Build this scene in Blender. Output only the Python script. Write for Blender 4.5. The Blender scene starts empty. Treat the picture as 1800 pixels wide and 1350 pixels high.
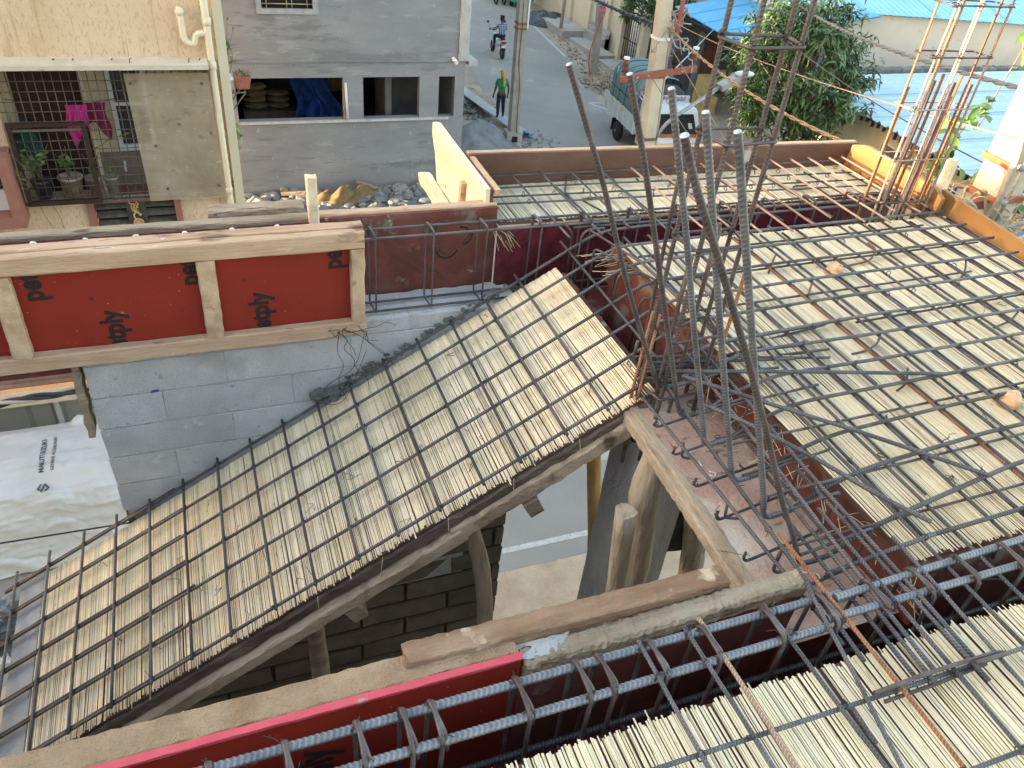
import bpy, math, random
from mathutils import Vector as V, Matrix, noise
random.seed(11)
R = math.radians
PI = math.pi
sc = bpy.context.scene
col = sc.collection

# ------------------------------------------------------------------ camera, world, sun, exposure
cam = bpy.data.objects.new('camera', bpy.data.cameras.new('camera'))
col.objects.link(cam)
sc.camera = cam
cam.data.sensor_width = 36.0
cam.data.lens = 27.6
cam.data.clip_start = 0.05
cam.data.clip_end = 400
ya, pi_, ro = R(24.0), R(36.65), R(-6.5)
fw = V((math.sin(ya)*math.cos(pi_), math.cos(ya)*math.cos(pi_), -math.sin(pi_)))
rt = V((math.cos(ya), -math.sin(ya), 0))
dn = fw.cross(rt)
r2 = math.cos(ro)*rt + math.sin(ro)*dn
d2 = fw.cross(r2)
m = Matrix.Identity(4)
for i in range(3):
    m[i][0], m[i][1], m[i][2] = r2[i], -d2[i], -fw[i]
m.translation = V((0, 0, 9))
cam.matrix_world = m

SUN_EL, SUN_AZ = R(7.5), R(275)          # azimuth measured from +Y towards +X
w = bpy.data.worlds.new('World'); sc.world = w
w.use_nodes = True
nt = w.node_tree
sky = nt.nodes.new('ShaderNodeTexSky')
sky.sky_type = 'NISHITA'; sky.sun_disc = False
sky.sun_elevation = SUN_EL; sky.sun_rotation = SUN_AZ
sky.dust_density = 2.0
tint = nt.nodes.new('ShaderNodeMix'); tint.data_type = 'RGBA'; tint.blend_type = 'MULTIPLY'; tint.inputs[0].default_value = 1.0
tint.inputs[7].default_value = (1.13, 1.0, 0.88, 1)      # hazy warm evening sky / camera white balance
nt.links.new(sky.outputs[0], tint.inputs[6]); nt.links.new(tint.outputs[2], nt.nodes['Background'].inputs[0])
nt.nodes['Background'].inputs[1].default_value = 0.15
sun = bpy.data.objects.new('sun', bpy.data.lights.new('sun', 'SUN'))
col.objects.link(sun)
sun.data.energy = 2.6; sun.data.angle = R(0.55); sun.data.color = (1.0, 0.80, 0.56)
sd = V((math.sin(SUN_AZ)*math.cos(SUN_EL), math.cos(SUN_AZ)*math.cos(SUN_EL), math.sin(SUN_EL)))
sun.rotation_euler = sd.to_track_quat('Z', 'Y').to_euler()
sc.view_settings.view_transform = 'Standard'
sc.view_settings.look = 'None'
sc.view_settings.exposure = 3.15
sc.view_settings.gamma = 1.0

# ------------------------------------------------------------------ mesh builder
class MB:
    def __init__(s):
        s.v = []; s.f = []; s.uv = {}; s.sm = []; s.c = None
    def add(s, vs, fs, smooth=False, uvs=None, colr=None):
        o = len(s.v)
        s.v += [tuple(p) for p in vs]
        for i, f in enumerate(fs):
            if uvs: s.uv[len(s.f)] = uvs[i]
            s.f.append(tuple(o+k for k in f)); s.sm.append(smooth)
        if colr is not None:
            if s.c is None: s.c = {}
            for k in range(o, len(s.v)): s.c[k] = colr
        return s
    def box(s, x0, x1, y0, y1, z0, z1):
        vs = [(x, y, z) for z in (z0, z1) for y in (y0, y1) for x in (x0, x1)]
        return s.add(vs, [(0,2,3,1),(4,5,7,6),(0,1,5,4),(1,3,7,5),(3,2,6,7),(2,0,4,6)])
    def hexa(s, vs):       # 8 corners: bottom 4 (ccw), top 4
        return s.add(vs, [(3,2,1,0),(4,5,6,7),(0,1,5,4),(1,2,6,5),(2,3,7,6),(3,0,4,7)])
    def obox(s, c, a, b, d):
        c, a, b, d = V(c), V(a), V(b), V(d)
        return s.hexa([c-a-b-d, c+a-b-d, c+a+b-d, c-a+b-d, c-a-b+d, c+a-b+d, c+a+b+d, c-a+b+d])
    def beam(s, p, q, w, h, up=(0,0,1)):
        p, q = V(p), V(q); t = (q-p).normalized(); sd_ = t.cross(V(up)).normalized(); u = sd_.cross(t)
        return s.obox((p+q)/2, (q-p)/2, sd_*w/2, u*h/2)
    def rough(s, p, q, w, h, up=(0,0,1), n=14, j=.002, bev=.0, endj=.004):
        """sawn timber: rectangular section with worn, slightly uneven edges"""
        p, q = V(p), V(q); L = (q-p).length; t = (q-p)/L; sd_ = t.cross(V(up)).normalized(); u = sd_.cross(t)
        sec = []
        b = bev or min(w, h)*.12
        for (a, c) in ((-1,-1),(1,-1),(1,1),(-1,1)):
            pass
        base = [(-w/2+b,-h/2),(w/2-b,-h/2),(w/2,-h/2+b),(w/2,h/2-b),(w/2-b,h/2),(-w/2+b,h/2),(-w/2,h/2-b),(-w/2,-h/2+b)]
        vs = []; fs = []
        for i in range(n+1):
            x = i/n
            for k, (a, c) in enumerate(base):
                e = random.uniform(-endj, endj) if i in (0, n) else 0
                vs.append(p + t*(L*x+e) + sd_*(a+random.gauss(0, j)) + u*(c+random.gauss(0, j)))
        for i in range(n):
            for k in range(8):
                k2 = (k+1) % 8
                fs.append((i*8+k, i*8+k2, i*8+8+k2, i*8+8+k))
        fs.append(tuple(range(7,-1,-1))); fs.append(tuple(n*8+k for k in range(8)))
        return s.add(vs, fs)
    def frames(s, path):
        P = [V(p) for p in path]; T = []
        for i in range(len(P)):
            a = P[max(0, i-1)]; b = P[min(len(P)-1, i+1)]
            T.append((b-a).normalized())
        n = T[0].cross(V((0,0,1)))
        if n.length < 1e-3: n = T[0].cross(V((0,1,0)))
        n.normalize(); N = []
        for t in T:
            n = (n - t*n.dot(t)).normalized(); N.append(n)
        return P, T, N
    def tube(s, path, r, n=6, caps=True, smooth=True, colr=None):
        P, T, N = s.frames(path)
        rr = r if isinstance(r, (list, tuple)) else [r]*len(P)
        vs = []; d = 0; D = []
        for i, p in enumerate(P):
            if i: d += (P[i]-P[i-1]).length
            D.append(d)
            b = T[i].cross(N[i])
            for k in range(n):
                a = 2*PI*k/n
                vs.append(p + (N[i]*math.cos(a)+b*math.sin(a))*rr[i])
        fs = []; uv = []
        for i in range(len(P)-1):
            for k in range(n):
                k2 = (k+1) % n
                fs.append((i*n+k, i*n+k2, (i+1)*n+k2, (i+1)*n+k))
                uv.append(((k/n, D[i]), ((k+1)/n, D[i]), ((k+1)/n, D[i+1]), (k/n, D[i+1])))
        s.add(vs, fs, smooth, uv, colr)
        if caps:
            o = len(s.v)-len(vs)
            for f in (tuple(o+k for k in range(n-1, -1, -1)), tuple(o+(len(P)-1)*n+k for k in range(n))):
                s.uv[len(s.f)] = tuple((0.25, 0.0) for _ in f); s.f.append(f); s.sm.append(False)
        return s
    def ribbed(s, path, r, n=12, step=.0024, pitch=.0125, amp=.14):
        """deformed bar with real oblique ribs and two long seams"""
        P0 = [V(p) for p in path]; L = [0]
        for i in range(1, len(P0)): L.append(L[-1]+(P0[i]-P0[i-1]).length)
        m_ = max(2, int(L[-1]/step)); path2 = []
        j = 0
        for i in range(m_+1):
            d = L[-1]*i/m_
            while j < len(L)-2 and L[j+1] < d: j += 1
            t = (d-L[j])/max(1e-9, L[j+1]-L[j])
            path2.append(P0[j].lerp(P0[j+1], t))
        P, T, N = s.frames(path2); vs = []; fs = []; CQ = []
        for i, p in enumerate(P):
            b = T[i].cross(N[i]); d = L[-1]*i/m_
            for k in range(n):
                a = 2*PI*k/n
                side = abs(((k/n)*2 % 1)-.5)*2
                ph = d/pitch + side*.55 + (.5 if k >= n/2 else 0)
                q = max(0., math.cos(2*PI*ph))**1.5
                rr = r*(1+amp*q*(1-side**6)+ (amp*.8 if side > .97 else 0))
                vs.append(p+(N[i]*math.cos(a)+b*math.sin(a))*rr); CQ.append(q*(1-side**6))
        for i in range(m_):
            for k in range(n):
                k2 = (k+1) % n
                fs.append((i*n+k, i*n+k2, (i+1)*n+k2, (i+1)*n+k))
        s.add(vs, fs, True)
        o = len(s.v)-len(vs)
        s.c = s.c or {}
        for q_, cq in enumerate(CQ): s.c[o+q_] = (.80+.85*cq,)*3      # worn rib crests, painted brighter where soft light gives no contrast
        for f in (tuple(o+k for k in range(n-1, -1, -1)), tuple(o+m_*n+k for k in range(n))):
            s.f.append(f); s.sm.append(False)
        return s
    def lathe(s, c, prof, n=16, axis=(0,0,1), smooth=True):
        c = V(c); ax = V(axis).normalized()
        a = ax.cross(V((1,0,0)))
        if a.length < .1: a = ax.cross(V((0,1,0)))
        a.normalize(); b = ax.cross(a); vs = []; fs = []
        for (r, h) in prof:
            for k in range(n):
                t = 2*PI*k/n
                vs.append(c+ax*h+(a*math.cos(t)+b*math.sin(t))*max(r, 1e-4))
        for i in range(len(prof)-1):
            for k in range(n):
                k2 = (k+1) % n
                fs.append((i*n+k, i*n+k2, (i+1)*n+k2, (i+1)*n+k))
        return s.add(vs, fs, smooth)
    def prism(s, poly, d):       # poly: 3-D points, extruded by vector d
        P = [V(p) for p in poly]; d = V(d); n = len(P)
        vs = P+[p+d for p in P]
        fs = [tuple(range(n-1, -1, -1)), tuple(range(n, 2*n))]
        for k in range(n):
            k2 = (k+1) % n
            fs.append((k, k2, n+k2, n+k))
        return s.add(vs, fs)
    def grid(s, fn, nu, nv, smooth=True):
        vs = [fn(i/nu, j/nv) for i in range(nu+1) for j in range(nv+1)]
        fs = [(i*(nv+1)+j, (i+1)*(nv+1)+j, (i+1)*(nv+1)+j+1, i*(nv+1)+j+1) for i in range(nu) for j in range(nv)]
        return s.add(vs, fs, smooth)
    def blob(s, c, rx, ry, rz, n=8, m_=6, j=.12, rot=0, seed=None, smooth=False, floor=None):
        sd_ = random.random()*100 if seed is None else seed
        vs = []; fs = []; ca, sa = math.cos(rot), math.sin(rot)
        for i in range(m_+1):
            th = PI*i/m_
            for k in range(n):
                ph = 2*PI*k/n
                d = V((math.sin(th)*math.cos(ph), math.sin(th)*math.sin(ph), math.cos(th)))
                q = 1+j*noise.noise(d*1.7+V((sd_, 0, 0)))*2
                x, y, z = d.x*rx*q, d.y*ry*q, d.z*rz*q
                z = c[2]+z
                if floor is not None: z = max(z, floor)
                vs.append((c[0]+x*ca-y*sa, c[1]+x*sa+y*ca, z))
        for i in range(m_):
            for k in range(n):
                k2 = (k+1) % n
                fs.append((i*n+k, (i+1)*n+k, (i+1)*n+k2, i*n+k2))
        return s.add(vs, fs, smooth)

ORG = {}
def org(o): return ORG.get(o.name, V((0,0,0))) if o else V((0,0,0))
def clean(name): return name
def obj(name, mb, mat, parent=None, label=None, kind=None):
    o_ = org(parent)
    me = bpy.data.meshes.new(name)
    me.from_pydata([(x-o_.x, y-o_.y, z-o_.z) for (x, y, z) in mb.v], [], mb.f)
    me.polygons.foreach_set('use_smooth', mb.sm)
    if mb.uv:
        lay = me.uv_layers.new(name='UVMap'); li = 0
        for i, f in enumerate(mb.f):
            u = mb.uv.get(i)
            for k in range(len(f)):
                if u: lay.data[li].uv = u[k]
                li += 1
    if mb.c is not None:
        at = me.color_attributes.new('Col', 'FLOAT_COLOR', 'POINT')
        buf = []
        for k in range(len(mb.v)):
            c = mb.c.get(k, (1,1,1)); buf += [c[0], c[1], c[2], 1.0]
        at.data.foreach_set('color', buf)
    me.update()
    if mat: me.materials.append(mat)
    o = bpy.data.objects.new(name, me); col.objects.link(o)
    if parent: o.parent = parent
    ORG[o.name] = o_.copy()
    if label: o['label'] = label
    if kind: o['kind'] = kind
    return o
def thing(name, label, cat, loc=(0,0,0), group=None):
    o = bpy.data.objects.new(name, None); col.objects.link(o)
    o.location = loc; o.empty_display_size = .1
    o['label'] = label; o['category'] = cat
    if group: o['group'] = group
    ORG[o.name] = V(loc)
    return o
def solo(name, mb, mat, label, cat, group=None, loc=None):
    """a thing that is one mesh, its origin set at loc"""
    if loc is not None:
        mb.v = [(x-loc[0], y-loc[1], z-loc[2]) for (x, y, z) in mb.v]
    o = obj(name, mb, mat)
    if loc is not None:
        o.location = loc; ORG[o.name] = V(loc)
    o['label'] = label; o['category'] = cat
    if group: o['group'] = group
    return o
def struct(name, mb, mat, parent=None):
    o = obj(name, mb, mat, parent)
    if not parent: o['kind'] = 'structure'
    return o
def tree_copy(o, parent=None):
    kids = [k for k in o.children]
    c = o.copy(); col.objects.link(c)
    if parent: c.parent = parent
    for k in kids: tree_copy(k, c)
    return c
def fillet(pts, r=.02, k=4):
    P = [V(p) for p in pts]; out = [P[0]]
    for i in range(1, len(P)-1):
        a, b, c = P[i-1], P[i], P[i+1]
        ra = min(r, (a-b).length*.45); rc = min(r, (c-b).length*.45)
        s_ = b+(a-b).normalized()*ra; e = b+(c-b).normalized()*rc
        for t in range(k+1):
            t /= k
            out.append((1-t)**2*s_ + 2*t*(1-t)*b + t*t*e)
    out.append(P[-1]); return out
def wob(p, q, n=8, a=.003):
    p, q = V(p), V(q); s_ = random.random()*50
    return [p.lerp(q, i/n)+V((0, 0, 0)) + V((noise.noise(V((s_, i*.35, 0))), noise.noise(V((s_+9, i*.35, 1))), noise.noise(V((s_+20, i*.35, 2)))*.4))*a for i in range(n+1)]

# ------------------------------------------------------------------ materials
def mk(name, cols, scale=4., rough=.85, bump=0., bscale=60., metal=0., stretch=(1,1,1), detail=6., spec=.3,
       spots=None, streak=None, vcol=False, island=0., objrand=0., ribs=0., coord='Object', bstretch=None, trans=0., alpha=1.):
    mt = bpy.data.materials.new(name); mt.use_nodes = True
    t = mt.node_tree; n = t.nodes; b = n['Principled BSDF']
    b.inputs['Roughness'].default_value = rough
    b.inputs['Metallic'].default_value = metal
    b.inputs['Specular IOR Level'].default_value = spec
    tc = n.new('ShaderNodeTexCoord'); L = t.links.new
    def mapping(st, off=(0,0,0)):
        mp = n.new('ShaderNodeMapping'); mp.inputs['Scale'].default_value = st; mp.inputs['Location'].default_value = off
        L(tc.outputs[coord], mp.inputs[0]); return mp
    def noi(sc_, st=(1,1,1), d=6., off=(0,0,0)):
        q = n.new('ShaderNodeTexNoise'); q.inputs['Scale'].default_value = sc_; q.inputs['Detail'].default_value = d
        q.inputs['Roughness'].default_value = .62
        L(mapping(st, off).outputs[0], q.inputs['Vector']); return q
    def ramp(fac, stops):
        r_ = n.new('ShaderNodeValToRGB'); e = r_.color_ramp.elements
        while len(e) < len(stops): e.new(.5)
        for i, (p, c) in enumerate(stops):
            e[i].position = p; e[i].color = (c[0], c[1], c[2], 1)
        L(fac, r_.inputs[0]); return r_
    def mix(fac, a, bb, mode='MIX'):
        x = n.new('ShaderNodeMix'); x.data_type = 'RGBA'; x.blend_type = mode
        if isinstance(fac, (int, float)): x.inputs[0].default_value = fac
        else: L(fac, x.inputs[0])
        for sock, val in ((6, a), (7, bb)):
            if isinstance(val, tuple): x.inputs[sock].default_value = (*val, 1)
            else: L(val, x.inputs[sock])
        return x.outputs[2]
    if len(cols) == 1:
        cols = [(.35, tuple(c*.85 for c in cols[0][1])), (.65, tuple(min(1, c*1.12) for c in cols[0][1]))]
    off = (random.uniform(0, 30), random.uniform(0, 30), random.uniform(0, 30))
    n1 = noi(scale, stretch, detail, off)
    c = ramp(n1.outputs[0], cols).outputs[0]
    if objrand:
        oi = n.new('ShaderNodeObjectInfo')
        mm = n.new('ShaderNodeMapRange'); mm.inputs['To Min'].default_value = 1-objrand; mm.inputs['To Max'].default_value = 1+objrand
        L(oi.outputs['Random'], mm.inputs[0])
        cmb = n.new('ShaderNodeCombineColor')
        for k in range(3): L(mm.outputs[0], cmb.inputs[k])
        c = mix(1., c, cmb.outputs[0], 'MULTIPLY')
    if island:
        ge = n.new('ShaderNodeNewGeometry')
        mm = n.new('ShaderNodeMapRange'); mm.inputs['To Min'].default_value = 1-island; mm.inputs['To Max'].default_value = 1+island
        L(ge.outputs['Random Per Island'], mm.inputs[0])
        cmb = n.new('ShaderNodeCombineColor')
        for k in range(3): L(mm.outputs[0], cmb.inputs[k])
        c = mix(1., c, cmb.outputs[0], 'MULTIPLY')
    if vcol:
        a = n.new('ShaderNodeAttribute'); a.attribute_name = 'Col'
        c = mix(1., c, a.outputs[0], 'MULTIPLY')
    for sp in (spots or []):            # (scale, threshold, softness, colour, stretch)
        q = noi(sp[0], sp[4] if len(sp) > 4 else (1,1,1), 5., (off[1], off[0], 3))
        mr = n.new('ShaderNodeMapRange'); mr.inputs['From Min'].default_value = sp[1]; mr.inputs['From Max'].default_value = sp[1]+sp[2]
        L(q.outputs[0], mr.inputs[0])
        c = mix(mr.outputs[0], c, tuple(sp[3]))
    L(c, b.inputs['Base Color'])
    if bump:
        q = noi(bscale, bstretch or stretch, 4., off)
        bp = n.new('ShaderNodeBump'); bp.inputs['Strength'].default_value = bump; bp.inputs['Distance'].default_value = .02
        L(q.outputs[0], bp.inputs['Height']); L(bp.outputs[0], b.inputs['Normal'])
    if ribs:
        uv = n.new('ShaderNodeUVMap'); uv.uv_map = 'UVMap'
        sp = n.new('ShaderNodeSeparateXYZ'); L(uv.outputs[0], sp.inputs[0])
        def ma(op, a, bb=None):
            q = n.new('ShaderNodeMath'); q.operation = op
            for i, val in enumerate((a, bb)):
                if val is None: continue
                if isinstance(val, (int, float)): q.inputs[i].default_value = val
                else: L(val, q.inputs[i])
            return q.outputs[0]
        h = ma('ABSOLUTE', ma('SUBTRACT', ma('FRACT', ma('MULTIPLY', sp.outputs[0], 2.)), .5))
        ph = ma('ADD', ma('MULTIPLY', sp.outputs[1], 1/.0095), ma('MULTIPLY', h, 1.3))
        sn = ma('POWER', ma('MAXIMUM', ma('SINE', ma('MULTIPLY', ph, 2*PI)), 0.), 1.5)
        bp = n.new('ShaderNodeBump'); bp.inputs['Strength'].default_value = ribs; bp.inputs['Distance'].default_value = .0016
        L(sn, bp.inputs['Height']); L(bp.outputs[0], b.inputs['Normal'])
        rc = ramp(sn, [(0., (.82,.82,.82)), (1., (1.7,1.7,1.7))]).outputs[0]  # rib highlights and dark valleys put into the colour
        L(mix(1., c, rc, 'MULTIPLY'), b.inputs['Base Color'])
    if alpha < 1: b.inputs['Alpha'].default_value = alpha
    if trans: b.inputs['Transmission Weight'].default_value = trans
    return mt

M = {}
steel = [(.35, (.065, .064, .070)), (.55, (.115, .11, .118)), (.75, (.15, .105, .085))]
M['steel'] = mk('rebar_steel', steel, 9, .52, metal=.35, ribs=.9, objrand=.25, detail=4, spec=.4)
M['steel_wide'] = mk('rebar_steel_thick', [(.35, (.11,.115,.125)), (.6, (.20,.20,.215)), (.8, (.15,.135,.125))], 12, .45, metal=.5, objrand=.15, spec=.5)
M['steel_brown'] = mk('rebar_brown', [(.3, (.065,.05,.05)), (.55, (.105,.085,.083)), (.75, (.17,.165,.17))], 14, .5, metal=.35, objrand=.2)
M['rust'] = mk('rebar_rust', [(.3, (.16,.065,.035)), (.55, (.30,.14,.07)), (.75, (.17,.11,.09))], 12, .8, ribs=.9, objrand=.25)
M['rust_pink'] = mk('rebar_rust_pale', [(.3, (.33,.20,.15)), (.55, (.42,.28,.21)), (.75, (.20,.16,.16))], 5, .75, ribs=.8, objrand=.2)
M['rib_wide'] = mk('rebar_ribbed_thick', [(.35, (.12,.125,.135)), (.6, (.21,.21,.225)), (.8, (.17,.155,.145))], 12, .45, metal=.4, vcol=True, spec=.5)
M['rib_brown'] = mk('rebar_ribbed_brown', [(.3, (.075,.06,.06)), (.55, (.115,.098,.098)), (.75, (.17,.165,.17))], 14, .5, metal=.3, vcol=True)
M['rib'] = mk('rebar_ribbed', steel, 9, .5, metal=.3, vcol=True)
M['wire'] = mk('binding_wire', [(.5, (.05,.045,.045))], 20, .6, metal=.4)
M['reed'] = mk('reed_mat', [(.25, (.76,.66,.48)), (.5, (.87,.78,.60)), (.75, (.92,.85,.69))], 3.2, .72, vcol=True, stretch=(1,1,1), spec=.25,
               spots=[(34., .60, .12, (.30,.22,.12), (3,.6,3))])
M['reed_pale'] = mk('reed_mat_pale', [(.25, (.80,.74,.58)), (.5, (.88,.83,.67)), (.75, (.92,.88,.75))], 3., .75, vcol=True, spec=.2,
               spots=[(40., .63, .1, (.36,.28,.17), (3,.6,3))])
M['ply_dark'] = mk('shutter_ply_dark', [(.3, (.09,.05,.035)), (.7, (.16,.09,.06))], 6, .8)
M['wood'] = mk('sawn_wood', [(.25, (.34,.205,.125)), (.5, (.50,.325,.21)), (.75, (.60,.42,.29))], 5, .8, .35, 45, stretch=(.35,2.5,2.5),
               spots=[(3.6, .55, .07, (.19,.115,.075), (.6,1.6,1.6)), (7.,.60,.05,(.60,.46,.34),(.4,2,2)), (15., .64, .04, (.30,.20,.13), (.4,2,2)), (11., .68, .04, (.55,.51,.46), (1,1,1))])
M['wood_y'] = mk('sawn_wood_along', [(.25, (.35,.22,.135)), (.5, (.51,.345,.22)), (.75, (.61,.44,.30))], 5, .8, .35, 45, stretch=(2.5,.35,2.5),
               spots=[(5., .60, .1, (.20,.13,.085), (1.4,.6,1.4))])
M['wood_pale'] = mk('pale_plank', [(.3, (.62,.48,.32)), (.55, (.78,.66,.48)), (.75, (.82,.72,.55))], 6, .8, .25, 60, stretch=(2,.4,2),
               spots=[(7., .66, .05, (.35,.22,.10))])
M['wood_grey'] = mk('weathered_wood', [(.25, (.19,.14,.095)), (.5, (.34,.265,.185)), (.75, (.47,.385,.285))], 7, .9, .8, 40, stretch=(.5,2.2,2.2), detail=8,
               spots=[(9., .6, .08, (.10,.07,.05), (.5,1.5,1.5)), (5., .68, .05, (.55,.54,.52))])
M['wood_slope'] = mk('soffit_batten_wood', [(.25, (.30,.21,.14)), (.5, (.53,.405,.285)), (.75, (.66,.53,.39))], 5, .85, .6, 50, stretch=(.7,2.,1.4),
               spots=[(4.5, .56, .12, (.13,.085,.06), (1,1,1))])
M['pole_wood'] = mk('round_prop_wood', [(.25, (.24,.19,.14)), (.5, (.42,.35,.26)), (.75, (.53,.45,.34))], 8, .85, .7, 30, stretch=(2.5,2.5,.3),
               spots=[(10., .63, .06, (.14,.10,.07), (2.5,2.5,.4))])
M['pole_sun_tint'] = mk('sun_tinted_prop_wood', [(.25, (.45,.24,.08)), (.5, (.62,.38,.14)), (.75, (.70,.48,.22))], 8, .75, .4, 30, stretch=(2.5,2.5,.3))  # prop wood with the orange of low sun put into its colour
M['red_ply'] = mk('red_film_ply', [(.3, (.215,.020,.012)), (.7, (.27,.027,.016))], 2.5, .42, .03, 30, spec=.45,
               spots=[(70., .70, .03, (.62,.45,.40)), (5., .72, .06, (.56,.30,.26))])
M['red_edge'] = mk('red_paint_edge', [(.3, (.55,.07,.09)), (.7, (.62,.10,.12))], 12, .6, spots=[(14., .60, .05, (.40,.28,.25))])
M['ply_used'] = mk('used_red_ply', [(.28, (.085,.032,.024)), (.5, (.15,.042,.031)), (.72, (.18,.085,.060))], 6, .6, .12, 40, detail=8,
               spots=[(5., .58, .08, (.20,.165,.13)), (9., .67, .04, (.33,.29,.25)), (3.4, .60, .1, (.085,.058,.042))])
M['ply_pink'] = mk('worn_soffit_board', [(.28, (.42,.25,.19)), (.5, (.54,.36,.28)), (.72, (.62,.51,.42))], 4.5, .75, .5, 70, detail=9,
               spots=[(13., .60, .05, (.25,.19,.14), (.6,1.6,1)), (3., .52, .12, (.62,.53,.43))])
M['ply_maroon'] = mk('maroon_film', [(.3, (.07,.015,.02)), (.7, (.17,.03,.04))], 16, .22, .5, 26, spec=.6)
M['board_brown'] = mk('brown_edge_board', [(.3, (.095,.046,.03)), (.55, (.14,.072,.048)), (.75, (.19,.12,.085))], 4, .7, .15, 60, stretch=(.5,1.5,1.5),
               spots=[(4., .63, .06, (.45,.40,.35))])
M['board_orange'] = mk('orange_edge_board', [(.3, (.26,.13,.045)), (.6, (.36,.19,.07)), (.8, (.42,.26,.12))], 5, .6, .1, 60, stretch=(1.5,.4,1.5))
M['pulp'] = mk('coarse_sawn_face', [(.3, (.34,.21,.12)), (.6, (.49,.325,.20)), (.8, (.57,.405,.265))], 9, .9, 1.0, 95, stretch=(1,1,1))
M['black_print'] = mk('black_print', [(.3, (.016,.014,.014)), (.6, (.03,.02,.02))], 30, .55)
M['faded_print'] = mk('faded_print', [(.3, (.075,.03,.025)), (.6, (.11,.045,.035))], 20, .6)
M['blue_print'] = mk('blue_print', [(.5, (.05,.09,.28))], 30, .6)
M['white_paper'] = mk('paper', [(.5, (.75,.75,.74))], 10, .7)
M['chalk'] = mk('chalk', [(.5, (.72,.70,.68))], 40, .9)
M['block'] = mk('concrete_block', [(.25, (.42,.415,.405)), (.5, (.53,.52,.51)), (.75, (.66,.65,.63))], 3.5, .95, .5, 130, detail=9, objrand=.07,
               spots=[(150., .60, .05, (.27,.265,.26)), (2.2, .58, .1, (.44,.425,.40)), (4., .64, .06, (.74,.73,.71)), (25., .64, .05, (.36,.355,.35))])
M['block_dark'] = mk('brown_block', [(.25, (.105,.084,.06)), (.5, (.155,.125,.09)), (.75, (.205,.166,.122))], 6, .95, .6, 110, objrand=.12, detail=8)  # brown block colour darkened for the shade under the stair
M['mortar'] = mk('mortar', [(.3, (.34,.33,.32)), (.7, (.46,.45,.43))], 9, .95, .8, 60)
M['mortar_dark'] = mk('dark_mortar', [(.3, (.035,.028,.02)), (.7, (.055,.045,.034))], 9, .95, .8, 60)  # joints below the stair, darkened for the shade there
M['concrete'] = mk('raw_concrete', [(.25, (.42,.41,.39)), (.5, (.52,.505,.485)), (.75, (.60,.585,.56))], 4, .95, .9, 75, detail=9,
               spots=[(3., .62, .1, (.50,.49,.47)), (60., .68, .04, (.15,.15,.15))])
M['plaster_grey'] = mk('grey_plaster', [(.25, (.235,.235,.255)), (.5, (.285,.285,.305)), (.78, (.36,.36,.37))], .9, .92, .35, 14, stretch=(.6,1,1.6), detail=9,
               spots=[(1.2, .56, .06, (.225,.22,.24), (.30,1,1.4)), (2.2, .60, .05, (.345,.345,.355), (.35,1,1.6)), (3.4, .63, .05, (.195,.19,.205), (.22,1,3.2)), (24., .60, .05, (.245,.245,.26), (.25,1,4)), (9., .64, .04, (.38,.38,.385), (1.2,1,.7))], bstretch=(.4,1,2))
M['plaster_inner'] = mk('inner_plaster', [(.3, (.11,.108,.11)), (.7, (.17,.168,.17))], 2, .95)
M['cream_wall'] = mk('cream_stucco', [(.25, (.64,.45,.285)), (.5, (.72,.525,.35)), (.78, (.78,.60,.43))], 1.6, .9, 1.0, 34, stretch=(1,1,.45), detail=8, bstretch=(1.6,1.6,.8),
               spots=[(26., .54, .10, (.56,.42,.26), (1.5,1.5,.6)), (2.6, .57, .14, (.47,.33,.18), (2.2,2.2,.16)), (5., .62, .1, (.52,.385,.22), (3,3,.14)), (1.6,.62,.1,(.78,.66,.48),(1,1,.4))])  # finest spots paint in stucco relief that flat light hides
M['cream_plain'] = mk('cream_paint', [(.3, (.64,.54,.37)), (.7, (.72,.63,.46))], 2, .85, .15, 30)
M['cream_ledge'] = mk('cream_ledge_paint', [(.3, (.54,.47,.36)), (.7, (.66,.59,.47))], 5, .85, .3, 40, spots=[(8., .66, .06, (.36,.33,.29), (.4,1,1))])
M['pipe'] = mk('cream_pipe', [(.3, (.70,.60,.43)), (.7, (.76,.67,.50))], 5, .5)
M['brick_red'] = mk('terracotta_paint', [(.3, (.27,.12,.085)), (.7, (.34,.16,.115))], 6, .8)
M['dark_wood'] = mk('dark_door', [(.3, (.030,.016,.012)), (.7, (.05,.03,.022))], 8, .5)
M['grill'] = mk('grill_paint', [(.3, (.10,.075,.065)), (.7, (.16,.12,.10))], 12, .6)
M['sheet'] = mk('clouded_plastic_sheet', [(.25, (.36,.29,.19)), (.5, (.45,.37,.255)), (.78, (.55,.47,.345))], 3, .28, .15, 9, stretch=(1,1,.6), detail=7, alpha=.62,
               spots=[(18., .62, .06, (.60,.54,.42)), (4., .60, .08, (.30,.245,.16), (1,1,2.5)), (2.2,.6,.05,(.52,.45,.34),(1,1,3))])
M['white_paint'] = mk('white_paint', [(.3, (.66,.66,.65)), (.7, (.76,.76,.75))], 6, .5)
M['glass_dark'] = mk('dark_glass', [(.3, (.02,.02,.022)), (.7, (.045,.047,.05))], 2, .12, spec=.6)
M['black'] = mk('black_recess', [(.5, (.018,.017,.018))], 4, .9)
M['asphalt'] = mk('dusty_asphalt', [(.25, (.245,.23,.212)), (.5, (.30,.28,.258)), (.78, (.36,.335,.30))], .35, .92, .35, 60, detail=10,
               spots=[(.8, .62, .12, (.45,.39,.32)), (40., .70, .04, (.47,.45,.41)), (1.6, .68, .06, (.27,.26,.25))])
M['dirt'] = mk('dry_dirt', [(.25, (.25,.20,.155)), (.5, (.37,.31,.245)), (.78, (.46,.40,.33))], 1.1, .97, .8, 22, detail=10,
               spots=[(9., .64, .05, (.21,.17,.13)), (16., .68, .04, (.52,.48,.42))])
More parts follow.
